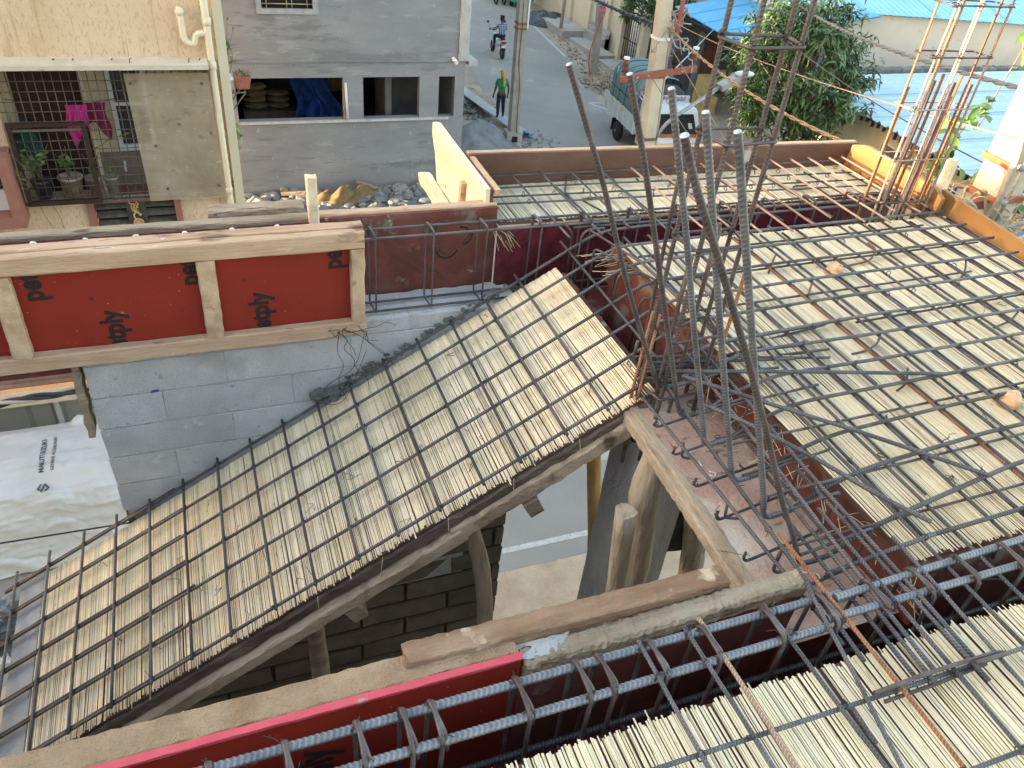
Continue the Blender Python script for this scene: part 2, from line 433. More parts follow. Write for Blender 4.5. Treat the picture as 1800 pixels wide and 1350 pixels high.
M['sand'] = mk('coarse_sandy_ground', [(.25, (.37,.27,.19)), (.5, (.48,.365,.265)), (.78, (.55,.44,.335))], 2.6, .97, 1.0, 26, detail=10,
               spots=[(14., .63, .06, (.38,.30,.23))])
M['sand_grey'] = mk('grey_sand', [(.25, (.16,.165,.17)), (.5, (.235,.24,.245)), (.78, (.31,.31,.315))], 3, .97, .9, 30, detail=9)
M['rubble'] = mk('rubble_stone', [(.25, (.15,.15,.15)), (.5, (.23,.23,.23)), (.78, (.32,.315,.305))], 6, .95, .6, 40, island=.28)
M['slab_conc'] = mk('footpath_slab', [(.25, (.30,.285,.26)), (.5, (.39,.375,.345)), (.78, (.47,.45,.42))], 1.4, .93, .4, 30)
M['paint_line'] = mk('worn_road_paint', [(.3, (.42,.41,.39)), (.7, (.58,.57,.55))], 12, .9, spots=[(18., .56, .08, (.26,.255,.25))])
M['cover'] = mk('silver_car_cover', [(.25, (.50,.50,.51)), (.5, (.57,.57,.58)), (.78, (.63,.63,.64))], 2., .5, .2, 9, detail=5, spec=.35)

# ================================================================== GROUND AND ROADS
g = MB(); g.add([(-70,-40,0),(110,-40,0),(110,140,0),(-70,140,0)], [(0,1,2,3)])
struct('ground', g, M['dirt'])
g = MB(); g.add([(-20,1.0,.004),(14,1.0,.004),(14,6.8,.004),(-20,6.8,.004)], [(0,1,2,3)])
struct('sandy_verge', g, M['sand'])
def flat(name, pts, z, mat):
    g = MB(); g.add([(x, y, z) for x, y in pts], [tuple(range(len(pts)))])
    return struct(name, g, mat)
flat('road', [(-25,6.8),(40,6.8),(40,18),(15.6,20.5),(14.0,25.5),(15.6,33),(16.5,40.5),(18.5,50),(27,75),(22,75),(15.2,46),
              (10.6,31.6),(9.7,25),(8.2,20),(7.0,12),(6.2,8.62),(-25,8.5)], .008, M['asphalt'])
flat('road_marking', [(-25,7.15),(13,7.10),(13,7.20),(-25,7.26)], .012, M['paint_line'])
flat('road_marking', [(15.62,33.2),(16.42,40.3),(16.30,40.3),(15.50,33.2)], .012, M['paint_line'])
flat('road_marking', [(13.9,27.0),(15.0,26.8),(15.0,26.95),(13.95,27.1)], .012, M['paint_line'])
flat('road_marking', [(13.8,27.0),(14.4,25.9),(14.5,25.95),(13.95,27.05)], .012, M['paint_line'])
flat('driveway', [(-25,8.5),(6.2,8.62),(6.6,10.6),(-25,10.6)], .010, M['slab_conc'])
for k, (x0, x1, y0, y1, z) in enumerate(((16.75,18.1,36.4,39.6,.32),(16.9,17.8,32.8,35.9,.16),(16.8,17.7,29.2,32.5,.10))):
    g = MB(); g.box(x0, x1, y0, y1, 0, z); struct('pavement_slab', g, M['slab_conc'])
# stones and dry leaves strewn over the bare earth: too many to count
rb = MB()
for k in range(900):
    x = random.uniform(14.7, 17.5); y = random.uniform(27, 38)
    if x < 14.1+(y-25.5)*.21: continue
    s = random.choice((.02,.03,.03,.05,.08))
    rb.blob((x, y, s*.3), s, s*.8, s*.6, 5, 3, .2, random.random()*6)
for k in range(420):
    a = random.gauss(0, .45); b = random.gauss(0, .38)
    s = random.uniform(.03, .09)
    rb.blob((15.5+a*.9, 29.3+b*1.2, .05+.14*math.exp(-(a*a+b*b)*3)), s, s*.8, s*.5, 5, 3, .25, random.random()*6)
o = obj('scattered_stones', rb, mk('litter_stone', [(.3,(.27,.20,.14)),(.6,(.40,.31,.22)),(.8,(.52,.46,.38))], 2, .95, .3, 30, island=.35)); o['kind'] = 'stuff'

# ================================================================== UNSEEN HOUSE ADDED ON THE LEFT (shades the slab)
nb = thing('added_shade_house', 'unseen plain grey house added on the left to shade the slab', 'house', (-10,-4,0))
g = MB(); g.box(-17,-6.5,-12,3.75,0,10.8); obj('wall', g, M['plaster_grey'], nb)
g = MB(); g.box(-17.2,-6.4,-12.2,3.78,10.8,11.0); obj('roof', g, M['concrete'], nb)
for yy in (-7,-3.4,.2):
    for zz in (1.4,4.8,8.2):
        g = MB(); g.box(-6.52,-6.43,yy,yy+1.2,zz,zz+1.3); wn = obj('window', g, M['white_paint'], nb)
        g = MB(); g.box(-6.44,-6.41,yy+.08,yy+1.12,zz+.08,zz+1.22); obj('pane', g, M['glass_dark'], wn)

nb = thing('added_end_house', 'unseen grey house added at the lane end to shade the covered car', 'house', (-30,9,0))  # unseen house added to keep low sun off the covered car
obj('wall', MB().box(-38,-27,2.5,17,0,11.3), M['plaster_grey'], nb)
obj('roof', MB().box(-38.2,-26.8,2.3,17.2,11.3,11.5), M['concrete'], nb)
for yy in (4,7,10,13):
    for zz in (1.2,4.6,8.0):
        wn = obj('window', MB().box(-27.02,-26.95,yy,yy+1.3,zz,zz+1.3), M['white_paint'], nb)
        obj('pane', MB().box(-26.96,-26.93,yy+.08,yy+1.22,zz+.08,zz+1.22), M['glass_dark'], wn)

# ================================================================== YELLOW HOUSE
yh = thing('cream_house', 'cream stucco house with grilled balcony and waste pipe on its front', 'house', (-2,10.6,0))
g = MB()
g.box(-9,.39,10.6,10.85,6.0,11.6)
g.box(.19,.39,10.6,10.85,0,6.0)
g.box(-9,-2.17,10.6,10.85,2.2,6.0)
g.box(-2.17,-1.44,10.6,10.85,2.2,4.36)
g.box(-.42,.19,10.6,10.85,2.2,4.36)
g.box(-1.44,-.42,10.6,10.85,2.2,3.25)
g.box(.14,.392,10.85,19.2,0,11.6)
g.box(-9,.14,19.0,19.2,0,11.6)
obj('wall', g, M['cream_wall'], yh)
g = MB(); g.box(-9.2,.55,10.4,19.4,11.6,11.8); obj('roof', g, M['concrete'], yh)
g = MB(); g.box(-9,.14,10.85,11.2,4.1,4.30); g.box(-2.6,.14,11.2,11.4,4.1,6.4); g.box(-9,.14,10.85,11.4,6.0,6.2); g.box(-2.40,-2.17,10.85,11.2,4.3,6.0)
obj('balcony_recess', g, M['cream_plain'], yh)
g = MB(); g.box(.318,.43,10.555,10.6,2.0,11.6); obj('corner_trim', g, M['cream_plain'], yh)
g = MB(); g.box(.285,.318,10.57,10.6,4.47,4.54); obj('corner_band', g, M['brick_red'], yh)
g = MB(); g.box(-9,.19,10.25,10.6,6.085,6.14); obj('ledge', g, M['cream_ledge'], yh)
for x in (-1.45,-1.25,-.85,-.66,-.02,.10):
    g = MB(); g.tube([(x,10.30+random.random()*.2,6.14),(x+.005,10.34,6.185),(x+.02,10.35,6.19)], .006, 5); obj('hook', g, M['grill'], yh)
# balcony grill
gr = MB()
gf = obj('balcony_grill', MB().box(-2.15,.19,10.53,10.57,4.375,4.405), M['grill'], yh)
gr1 = MB(); gr1.tube([(-2,10.6,0),(-2,10.6,1.70)], .0055, 6)
first = None
for k in range(25):
    x = -2.085+k*.0925
    if first is None:
        first = obj('grill_bar', gr1, M['grill'], gf); first.location = (x+2, -.05, 4.39)
    else:
        c = first.copy(); col.objects.link(c); c.parent = gf; c.location = (x+2, -.05, 4.39)
gr2 = MB(); gr2.tube([(-2,10.6,0),(.30,10.6,0)], .0055, 6); first = None
for k in range(14):
    z = 4.49+k*.1165
    if first is None:
        first = obj('grill_bar', gr2, M['grill'], gf); first.location = (-.13, -.062, z)
    else:
        c = first.copy(); col.objects.link(c); c.parent = gf; c.location = (-.13, -.062, z)
gt = obj('gate_frame', MB().box(-2.12,-2.07,10.46,10.51,4.40,5.43).box(-1.33,-1.285,10.46,10.51,4.40,5.43).box(-2.07,-1.33,10.46,10.51,5.385,5.43).box(-2.07,-1.33,10.46,10.51,4.40,4.455), M['dark_wood'], yh)
obj('gate_rail', MB().box(-2.07,-1.33,10.47,10.50,5.33,5.355), M['grill'], gt)
def wr(u, v):
    x0, x1 = -.76+.03*v, .18+.03*v
    x = x0+(x1-x0)*u; z = 5.99-1.6*v
    y = 10.46+.012*noise.noise(V((x*3,z*6,1)))+.008*noise.noise(V((x*9,z*14,4)))
    if v > .97: y -= .01
    return (x, y, z)
sh = MB().grid(wr, 26, 40)
sh = obj('plastic_sheet', sh, M['sheet'], yh)
for (x, z) in ((-.70,5.88),(.09,5.87),(-.24,5.38),(.12,5.26),(-.55,5.12),(-.50,4.55),(.13,4.56)):
    g = MB().lathe((x,10.45,z), [(.0,0),(.018,0),(.018,.008),(0,.012)], 8, (0,-1,0)); obj('washer', g, M['grill'], sh)
# waste pipe
p = obj('waste_pipe', MB().tube([(.235,10.50,9.5),(.235,10.50,6.55),(.235,10.50,6.3),(.245,10.50,4.0),(.245,10.50,.3)], .042, 12), M['pipe'], yh)
for z in (6.02,6.52,4.42): obj('collar', MB().lathe((.238,10.50,z), [(.043,0),(.052,.005),(.052,.085),(.043,.09)], 12), M['pipe'], p)
obj('pipe_branch', MB().tube(fillet([(-.045,10.60,6.68),(-.045,10.51,6.66),(-.035,10.50,6.34),(.075,10.50,6.30),(.10,10.50,6.43),(.235,10.50,6.435)], .07, 5), .037, 10), M['pipe'], p)
obj('pipe_cap', MB().lathe((-.045,10.515,6.665), [(.0,.05),(.045,.05),(.05,.03),(.05,0),(.037,0)], 14, (0,-1,.25)), M['pipe'], p)
# recess: door, window, dado, floor
dr = obj('door', MB().box(-2.08,-1.33,11.14,11.197,4.3,5.99), M['dark_wood'], yh)
obj('door_frame', MB().box(-1.33,-1.28,11.12,11.197,4.3,5.99), M['cream_plain'], dr)
wf = obj('window', MB().box(-1.02,-.97,11.12,11.197,4.82,5.95).box(-.62,-.57,11.12,11.197,4.82,5.95).box(-.97,-.62,11.12,11.197,4.82,4.9).box(-.97,-.62,11.13,11.197,5.40,5.44), M['white_paint'], yh)
obj('pane', MB().box(-.97,-.62,11.16,11.19,4.9,5.95), M['glass_dark'], wf)
for k in range(4): obj('window_bar', MB().tube([(-.93+.09*k,11.14,4.9),(-.93+.09*k,11.14,5.95)], .006, 5), M['white_paint'], wf)
obj('floor_tile', MB().box(-1.15,.1,10.9,11.19,4.302,4.315), M['brick_red'], yh)
obj('dado', MB().box(-1.28,.1,11.185,11.20,4.32,4.78), mk('stone_dado', [(.3,(.20,.17,.13)),(.7,(.29,.25,.20))], 5, .5), yh)
obj('tap', MB().tube(fillet([(-1.0,11.18,4.62),(-1.0,11.08,4.63),(-1.0,11.06,4.56)], .03), .014, 8).tube([(-1.0,11.12,4.63),(-1.0,11.12,4.68)], .012, 6), M['white_paint'], yh)
# lower window with louvres
lw = obj('window_frame', MB().box(-1.50,-1.42,10.555,10.62,3.2,4.36).box(-.46,-.38,10.555,10.62,3.2,4.36).box(-1.42,-.46,10.60,10.66,4.33,4.36), M['brick_red'], yh)
obj('window_panel', MB().box(-1.05,-.82,10.62,10.68,3.25,4.33), mk('dark_panel', [(.4,(.045,.038,.032)),(.6,(.08,.07,.06))], 8, .6), lw)
obj('pane', MB().box(-1.42,-.46,10.74,10.76,3.25,4.33), M['glass_dark'], lw)
ls = mk('louvre_slat', [(.4,(.10,.09,.075)),(.6,(.17,.15,.12))], 8, .4)
for x0, x1 in ((-1.42,-1.05),(-.82,-.46)):
    for k in range(8):
        z = 4.27-.125*k
        g = MB(); g.obox(((x0+x1)/2,10.67,z), ((x1-x0)/2,0,0), (0,.045,.025), (0,-.004,.007)); obj('louvre_slat', g, ls, lw)
# cut-out ornament: a peacock standing on a round base
om = MB(); gold = mk('gold_cutout', [(.4,(.50,.33,.15)),(.6,(.62,.44,.22))], 10, .6)
om.tube([(-.935+.055*math.cos(a),10.605,4.03+.055*math.sin(a)) for a in [k*PI/9 for k in range(19)]], .013, 6)
om.tube([(-.935+.028*math.cos(a),10.605,4.03+.028*math.sin(a)) for a in [k*PI/6 for k in range(13)]], .008, 6)
for k in range(8): om.tube([(-.935,10.605,4.03),(-.935+.05*math.cos(k*PI/4),10.605,4.03+.05*math.sin(k*PI/4))], .006, 5)
om.tube(fillet([(-.96,10.605,4.08),(-.985,10.605,4.14),(-.93,10.605,4.20),(-.90,10.605,4.13),(-.885,10.605,4.16)], .04), .012, 6)
for t in (-.03,0,.03): om.tube(fillet([(-.955,10.605,4.17),(-.965+t,10.605,4.24),(-.935+t*1.3,10.605,4.31)], .03), .009, 5)
for z in (4.21,4.245,4.28,4.31): om.tube([(-.99,10.603,z),(-.90,10.603,z)], .005, 4)
om.tube([(-1.0+.045*math.cos(a)+.04,10.605,4.325+.03*math.sin(a)) for a in [k*PI/6 for k in range(13)]], .009, 5)
obj('ornament', om, gold, lw)
# projecting brown window surround at the left
fr = obj('window_surround', MB().box(-2.28,-2.16,10.25,10.6,4.22,5.12).box(-4.0,-2.28,10.25,10.6,4.22,4.36).box(-4.0,-2.28,10.25,10.6,5.0,5.12), M['brick_red'], yh)
obj('sash', MB().box(-4.0,-2.28,10.50,10.58,4.36,4.62), M['white_paint'], fr)
obj('pane', MB().box(-4.0,-2.28,10.54,10.57,4.62,5.0), M['glass_dark'], fr)
# shop front at street level
sf = MB()
for k in range(14): sf.box(-6,-.8,10.59-.02*(k%2),10.66,1.62+.045*k,1.665+.045*k)
obj('rolling_shutter', sf, mk('red_brown_shutter', [(.3,(.23,.14,.11)),(.7,(.33,.22,.18))], 6, .6), yh)
obj('shop_ledge', MB().box(-6,-.8,10.38,10.6,1.45,1.55), M['cream_ledge'], yh)
obj('shop_wall', MB().box(-6,.19,10.62,10.8,0,1.45), mk('beige_shop_wall', [(.3,(.40,.36,.27)),(.7,(.50,.46,.36))], 2, .8, spots=[(3.,.6,.1,(.33,.33,.28))]), yh)
gl = mk('beige_panel', [(.3,(.36,.35,.29)),(.7,(.44,.425,.35))], 2, .5)
for x0, x1 in ((-4.6,-3.75),(-3.5,-2.95),(-2.88,-2.62),(-2.45,-2.1)): obj('glass_panel', MB().box(x0,x1,10.60,10.625,.3,1.3), gl, yh)
obj('shop_post', MB().box(-2.57,-2.51,10.56,10.625,0,1.45), M['white_paint'], yh)
# side bracket with flower pots on the far side of the corner
bk = obj('pot_bracket', MB().tube([(.39,12.8,5.02),(.72,12.8,5.02)], .012, 6).tube([(.39,13.2,5.02),(.72,13.2,5.02)], .012, 6).tube([(.72,12.8,5.02),(.40,12.8,4.62)], .012, 6).tube([(.72,13.2,5.02),(.40,13.2,4.62)], .012, 6).tube([(.72,12.8,5.02),(.72,13.2,5.02)], .012, 6).tube([(.55,12.8,5.02),(.55,13.2,5.02)], .012, 6), M['grill'], yh)

# ---- plants
leafm = mk('leaf_green', [(.25,(.045,.11,.025)),(.5,(.085,.17,.04)),(.8,(.16,.25,.07))], 9, .5, objrand=.35, spec=.4)
leafy = mk('leaf_light', [(.25,(.10,.20,.05)),(.5,(.17,.28,.08)),(.8,(.30,.36,.14))], 9, .5, objrand=.3, spec=.4)
stemm = mk('stem', [(.3,(.12,.09,.05)),(.7,(.22,.17,.10))], 9, .8)
def leaf_mb(L=.08, W=.045, droop=.25, seg=4):
    g = MB(); vs = []; fs = []
    for i in range(seg+1):
        t = i/seg; wd = W/2*math.sin(PI*min(1, .06+t*.94))**.8 if t < 1 else 0.001
        z = -droop*L*t*t
        vs += [(-wd, L*t, z+.18*wd), (0, L*t, z-.02*L), (wd, L*t, z+.18*wd)]
    for i in range(seg):
        for k in (0, 1):
            fs.append((3*i+k, 3*i+k+1, 3*i+4+k, 3*i+3+k))
    g.add(vs, fs, True); return g
LM = {}
def leaf(parent, p, d, L=.08, W=.05, mat=None, up=None):
    key = (round(L, 3), round(W, 3), (mat or leafm).name)
    if key not in LM:
        o = obj('leaf', leaf_mb(L, W), mat or leafm); LM[key] = o.data; o.parent = parent
    else:
        o = bpy.data.objects.new('leaf', LM[key]); col.objects.link(o); o.parent = parent
    d = V(d).normalized(); u = V(up or (random.uniform(-.5,.5), random.uniform(-.6,.2), 1))
    x = d.cross(u).normalized(); z = x.cross(d)
    mm = Matrix((x, d, z)).transposed().to_4x4(); mm.translation = V(p)-org(parent)
    o.matrix_local = mm
    return o
def pot_plant(label, loc, pr, ph, pmat, stems, nl, mat, L=.08, spread=.2, hgt=.4, W=None):
    t = thing('potted_plant', label, 'potted plant', loc)
    x, y, z = loc
    obj('pot', MB().lathe(loc, [(0,.004),(pr*.72,0),(pr,ph*.9),(pr*1.1,ph*.9),(pr*1.1,ph),(pr*.93,ph),(pr*.9,ph*.88),(0,ph*.88)], 16), pmat, t)
    for k in range(stems):
        a = random.random()*6.3; q = spread*random.uniform(.3, 1)
        tip = V((x+q*math.cos(a), y+q*math.sin(a)*.45-.03, z+ph+hgt*random.uniform(.45, 1)))
        path = fillet([V((x,y,z+ph*.85)), V((x+q*.3*math.cos(a), y, z+ph+hgt*.35)), tip], .2, 6)
        obj('stem', MB().tube(path, .005, 5), stemm, t)
        for i in range(nl//stems):
            tt = random.uniform(.35, 1); b = path[int(tt*(len(path)-1))]
            d = (random.gauss(0,1), random.gauss(-.4,.6), random.gauss(.1,.5))
            leaf(t, b, d, L*random.choice((.8,1,1.2)), (W or L*.62), mat)
    return t
blackpot = mk('black_pot', [(.4,(.035,.035,.04)),(.6,(.06,.06,.065))], 6, .5)
tanpot = mk('stained_bucket', [(.3,(.30,.23,.17)),(.7,(.45,.37,.29))], 7, .7)
greypot = mk('dusty_pot', [(.3,(.24,.20,.15)),(.7,(.34,.29,.23))], 7, .7)
clearpot = mk('cloudy_jar', [(.3,(.26,.24,.19)),(.7,(.38,.35,.29))], 7, .3)
pot_plant('tall round-leaved plant in a black pot behind the balcony gate', (-1.95,10.68,4.42), .11, .24, blackpot, 5, 40, leafy, .085, .22, .62)
pot_plant('bushy plant in the widest stained bucket on the balcony', (-1.62,10.70,4.42), .135, .26, tanpot, 5, 34, leafm, .075, .2, .5)
pot_plant('small plant in a dusty brown pot at the balcony gate post', (-1.36,10.70,4.42), .095, .24, greypot, 4, 24, leafm, .07, .16, .34)
j = pot_plant('twig with a creeper in a cloudy jar beside the balcony gate', (-1.16,10.70,4.42), .085, .23, clearpot, 2, 8, leafy, .06, .12, .3)
vine = fillet([(-1.2,10.58,5.08),(-1.05,10.56,5.20),(-.9,10.56,5.22),(-.72,10.55,5.30)], .08)
obj('stem', MB().tube(vine, .004, 5), stemm, j)
for b in vine[::2]: leaf(j, b, (random.gauss(0,1), -.4, random.gauss(.2,.6)), .06, .04, leafy)
t = thing('dry_creeper', 'dry leafless creeper trailing left of the balcony gate', 'creeper', (-2.1,10.45,4.6))
for k in range(9):
    p = [V((-2.05,10.42,4.75))]
    for i in range(5): p.append(p[-1]+V((random.gauss(-.05,.06), random.gauss(-.01,.01), random.gauss(.03,.09))))
    obj('stem', MB().tube(fillet(p, .05, 3), .004, 5), stemm, t)
for k in range(2): obj('stem', MB().tube(wob((-2.0+.1*k,10.57,4.4),(-1.85+.12*k,10.57,3.7), 6, .05), .003, 4), stemm, t)
def cloth(name, label, x0, x1, z0, z1, y, mat, seed):
    g = MB().grid(lambda u, v: (x0+(x1-x0)*u+.02*math.sin(7*v+seed), y+.025*math.sin(u*19+seed+2*v)*(.4+.6*v), z1-(z1-z0)*v*(.75+.25*math.sin(u*5+seed))), 20, 10)
    return solo(name, g, mat, label, 'cloth')
cloth('hanging_cloth', 'bright pink cloth drying on the balcony line', -1.52,-1.28,5.02,5.52,10.82, mk('pink_cloth', [(.4,(.50,.015,.20)),(.6,(.62,.03,.28))], 8, .8), 1)
cloth('hanging_cloth', 'maroon cloth drying beside the bright pink one', -1.33,-1.06,5.05,5.52,10.90, mk('maroon_cloth', [(.4,(.17,.012,.05)),(.6,(.25,.02,.08))], 8, .8), 3)
solo('washing_line', MB().tube(wob((-2.15,10.85,5.60),(-1.42,10.83,5.50),6,.01)+wob((-1.42,10.83,5.5),(-.7,10.87,5.62),6,.01), .004, 4), M['wire'], 'thin washing line stretched across the grilled balcony', 'clothesline')
solo('green_bag', MB().blob((-2.02,10.95,5.02),.13,.1,.28,10,8,.15), mk('green_cloth', [(.4,(.01,.05,.04)),(.6,(.02,.08,.06))], 8, .8), 'dark green bag hanging behind the balcony plants', 'bag')
# pots on the bracket, far side of the corner
pb = thing('potted_plant', 'tall wispy shrub in a white tub on the corner bracket', 'potted plant', (.50,13.0,5.03))
obj('pot', MB().lathe((.50,13.0,5.03), [(0,0),(.10,0),(.13,.15),(.14,.15),(.14,.18),(0,.17)], 14), M['white_paint'], pb)
for k in range(14):
    a = random.random()*6.3; q = random.uniform(.02,.20); tip = V((.52+q*math.cos(a), 13+q*math.sin(a), 5.2+random.uniform(.25,.95)))
    path = fillet([V((.50,13,5.18)), V((.50,13,5.18)).lerp(tip,.5)+V((random.gauss(0,.03),0,.03)), tip], .1, 4)
    obj('stem', MB().tube(path, .004, 4), stemm, pb)
    for i in range(9):
        b = path[random.randrange(2, len(path))]; leaf(pb, b, (random.gauss(0,1),random.gauss(0,1),random.gauss(.5,.5)), .07, .022, leafm)
pb = thing('potted_plant', 'low plant in a terracotta planter on the corner bracket', 'potted plant', (.70,13.05,5.04))
obj('pot', MB().hexa([(.61,12.9,5.04),(.79,12.9,5.04),(.79,13.2,5.04),(.61,13.2,5.04),(.58,12.87,5.22),(.83,12.87,5.22),(.83,13.23,5.22),(.58,13.23,5.22)]), mk('terracotta', [(.4,(.33,.11,.08)),(.6,(.42,.16,.12))], 8, .8), pb)
for i in range(26): leaf(pb, (.6+random.random()*.2,12.9+random.random()*.3,5.2), (random.gauss(0,.7),random.gauss(0,.7),1), .10, .022, leafm)
pb = thing('potted_plant', 'small yellow-green tuft low on the cream house corner', 'potted plant', (.50,12.6,4.36))
for i in range(34): leaf(pb, (.46+random.random()*.12,12.6+random.random()*.12,4.36+random.random()*.25), (random.gauss(.3,.7),random.gauss(0,.7),.8), .09, .03, leafy)
obj('pot', MB().lathe((.5,12.65,4.22), [(0,0),(.07,0),(.09,.15),(0,.14)], 12), greypot, pb)

# ================================================================== GREY BUILDING
gb = thing('unpainted_building', 'grey plastered building under construction with three unglazed openings', 'building', (3.5,20.4,0))
g = MB(); X = [-2,.92,3.52,4.02,5.50,6.02,6.46,6.72]
g.box(-2,6.72,20.4,20.62,0,1.94); g.box(-2,-1.8,20.62,50,0,9.8)
for a, b in ((-2,.92),(3.52,4.02),(5.50,6.02),(6.46,6.72)): g.box(a, b, 20.4, 20.62, 1.94, 2.99)
g.box(-2,6.72,20.4,20.62,2.99,3.36)
for a, b, c, d in ((-2,1.66,3.36,9.8),(2.91,6.78,3.36,9.8),(1.66,2.91,3.36,4.53),(1.66,2.91,5.75,9.8)): g.box(a, b, 20.37, 20.62, c, d)
g.box(6.50,6.72,20.62,50,0,3.36); g.box(6.55,6.78,20.62,50,3.36,9.8)
obj('wall', g, M['plaster_grey'], gb)
obj('roof', MB().box(-2,6.9,20.3,50,9.8,10), M['concrete'], gb)
obj('sill', MB().box(.9,6.30,20.33,20.4,1.885,1.94), mk('pale_sill', [(.4,(.46,.46,.47)),(.6,(.55,.55,.56))], 6, .85), gb)
obj('slab_stub', MB().box(6.78,7.02,20.3,20.9,3.28,3.40), M['concrete'], gb)
obj('corner_column', MB().rough((6.64,20.36,3.4),(6.64,20.36,9.8), .26, .10, (0,1,0), 30, .008), M['concrete'], gb)
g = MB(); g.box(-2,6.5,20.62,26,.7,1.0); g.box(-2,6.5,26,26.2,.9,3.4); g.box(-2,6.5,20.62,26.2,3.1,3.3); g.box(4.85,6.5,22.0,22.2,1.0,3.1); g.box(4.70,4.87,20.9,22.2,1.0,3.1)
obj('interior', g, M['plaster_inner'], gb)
wf = obj('window_frame', MB().box(1.58,1.70,20.33,20.42,4.46,5.8).box(2.87,2.99,20.33,20.42,4.46,5.8).box(1.70,2.87,20.33,20.42,4.46,4.57), mk('grey_frame', [(.4,(.33,.33,.35)),(.6,(.42,.42,.43))], 5, .85), gb)
obj('pane', MB().box(1.7,2.87,20.48,20.5,4.57,5.8), M['black'], wf)
for z in (4.66,4.88,5.1,5.32,5.54): obj('window_bar', MB().tube([(1.7,20.44,z),(2.87,20.44,z)], .012, 5), mk('cream_bar', [(.5,(.55,.48,.36))], 5, .5) if z == 4.66 else bpy.data.materials['cream_bar'], wf)
for x in (1.82,2.28,2.4,2.75): obj('window_bar', MB().tube([(x,20.44,4.57),(x,20.44,5.8)], .012, 5), bpy.data.materials['cream_bar'], wf)
obj('outlet_pipe', MB().tube([(6.36,20.5,3.47),(6.40,20.14,3.40)], .05, 10, True), M['white_paint'], gb)
obj('plastic_pipe', MB().tube([(3.60,20.36,1.95),(3.57,20.37,2.86)], .03, 8), M['white_paint'], gb)
# things stored inside
sack = mk('cement_sack', [(.3,(.16,.11,.06)),(.7,(.26,.19,.11))], 6, .85, .3, 30)
for sx in (1.55,2.15):
    for k in range(4):
        if sx > 2 and k == 3: continue
        solo('cement_sack', MB().blob((sx+random.gauss(0,.02),23.3,1.42+.17*k),.33,.25,.095,12,8,.06), sack, ('lowest','second lowest','third lowest','topmost')[k]+' brown cement sack in the '+('left','right')[sx > 2]+' stack behind the widest opening', 'sack', 'cement sacks stacked inside the grey building')
solo('brick_stack', MB().box(1.2,2.9,23.0,23.6,1.0,1.32), M['block_dark'], 'low course of blocks under the cement sacks', 'blocks')
solo('open_sack', MB().blob((1.95,22.2,1.12),.26,.22,.13,12,8,.2), mk('red_sack', [(.4,(.20,.08,.045)),(.6,(.30,.14,.08))], 8, .85), 'crumpled reddish sack lying on the dark floor', 'sack')
solo('tied_sack', MB().blob((4.0,24.6,1.62),.25,.22,.28,12,8,.1).lathe((4.0,24.6,1.85),[(.10,0),(.05,.06),(.12,.14)],8), mk('tan_sack', [(.4,(.42,.25,.13)),(.6,(.5,.33,.18))], 8, .8), 'tied tan sack standing near the back of the room', 'sack')
tp = MB().grid(lambda u, v: (2.55+1.5*u*(.5+.5*v)+.06*math.sin(v*11), 23.2-.9*v+.09*math.sin(u*16), 2.55-1.5*v*(.75+.25*u)+.08*math.sin(u*13+v*5)), 26, 20)
solo('blue_tarpaulin', tp, mk('blue_tarp', [(.4,(.012,.04,.20)),(.6,(.03,.09,.36))], 5, .45), 'dark blue tarpaulin draped inside behind the widest opening', 'tarpaulin')

# ================================================================== RUBBLE, SAND, PLANK beside the grey building
rb = MB()
for k in range(1500):
    x = random.uniform(-1, 7.0); y = random.uniform(17.6, 20.3); s = random.choice((.03,.04,.05,.07,.1,.14,.18)) * (1 if random.random() < .97 else 1.6)
    rb.blob((x, y, s*.35), s, s*random.uniform(.6,1), s*random.uniform(.4,.8), 6, 4, .25, random.random()*6)
o = obj('rubble', rb, M['rubble']); o['kind'] = 'stuff'
flat('rubble_bed', [(-2,17.2),(7.3,17.2),(7.3,20.38),(-2,20.38)], .014, M['sand_grey'])
for (x, y, s) in ((1.2,19.7,.22),(1.75,19.5,.2),(4.9,20.0,.25)):
    solo('rubble_block', MB().blob((x, y, s*.5), s, s*.8, s*.6, 8, 6, .2), M['rubble'], {1.2:'squarish lump of masonry at the left of the rubble strip',1.75:'rounded pale stone in the rubble near the cream house',4.9:'broken masonry piece at the right of the brown sacking'}[x], 'rubble')
def sack_fn(u, v):
    x = 2.35+2.15*u; y = 20.15-1.15*v*(.7+.3*math.sin(u*5)); e = math.sin(PI*u)*math.sin(PI*min(1, v*1.1))
    z = .04+.30*e+.10*e*math.sin(u*23+v*9)+.06*e*math.sin(v*21-u*6)+.08*noise.noise(V((x*3,y*3,0)))*e
    return (x, y, z)
solo('brown_sacking', MB().grid(sack_fn, 46, 30), mk('sacking', [(.25,(.13,.085,.04)),(.5,(.20,.135,.065)),(.8,(.27,.195,.105))], 5, .9, .4, 60), 'heap of ochre brown sacking on the rubble by the grey wall', 'sacking')
solo('timber_offcut', MB().rough((1.75,20.1,.14),(2.35,19.95,.18),.12,.09,n=6), M['wood_grey'], 'short grey timber offcut left of the ochre sacking', 'timber')
solo('timber_offcut', MB().rough((3.75,20.25,.30),(4.4,20.0,.12),.10,.07,n=6), M['wood_grey'], 'grey timber offcut sticking out behind the ochre sacking', 'timber')
def heap(c, rx, ry, h, mat, name, label, seed):
    def f(u, v):
        r_ = u; a = v*2*PI; x = c[0]+rx*r_*math.cos(a); y = c[1]+ry*r_*math.sin(a)
        q = (1-r_**1.4)
        z = h*q*(1+.25*noise.noise(V((x*1.7,y*1.7,seed))))+.05*noise.noise(V((x*7,y*7,seed)))*(1-r_)+.012
        return (x, y, max(.012, z))
    return solo(name, MB().grid(f, 22, 44), mat, label, 'heap')
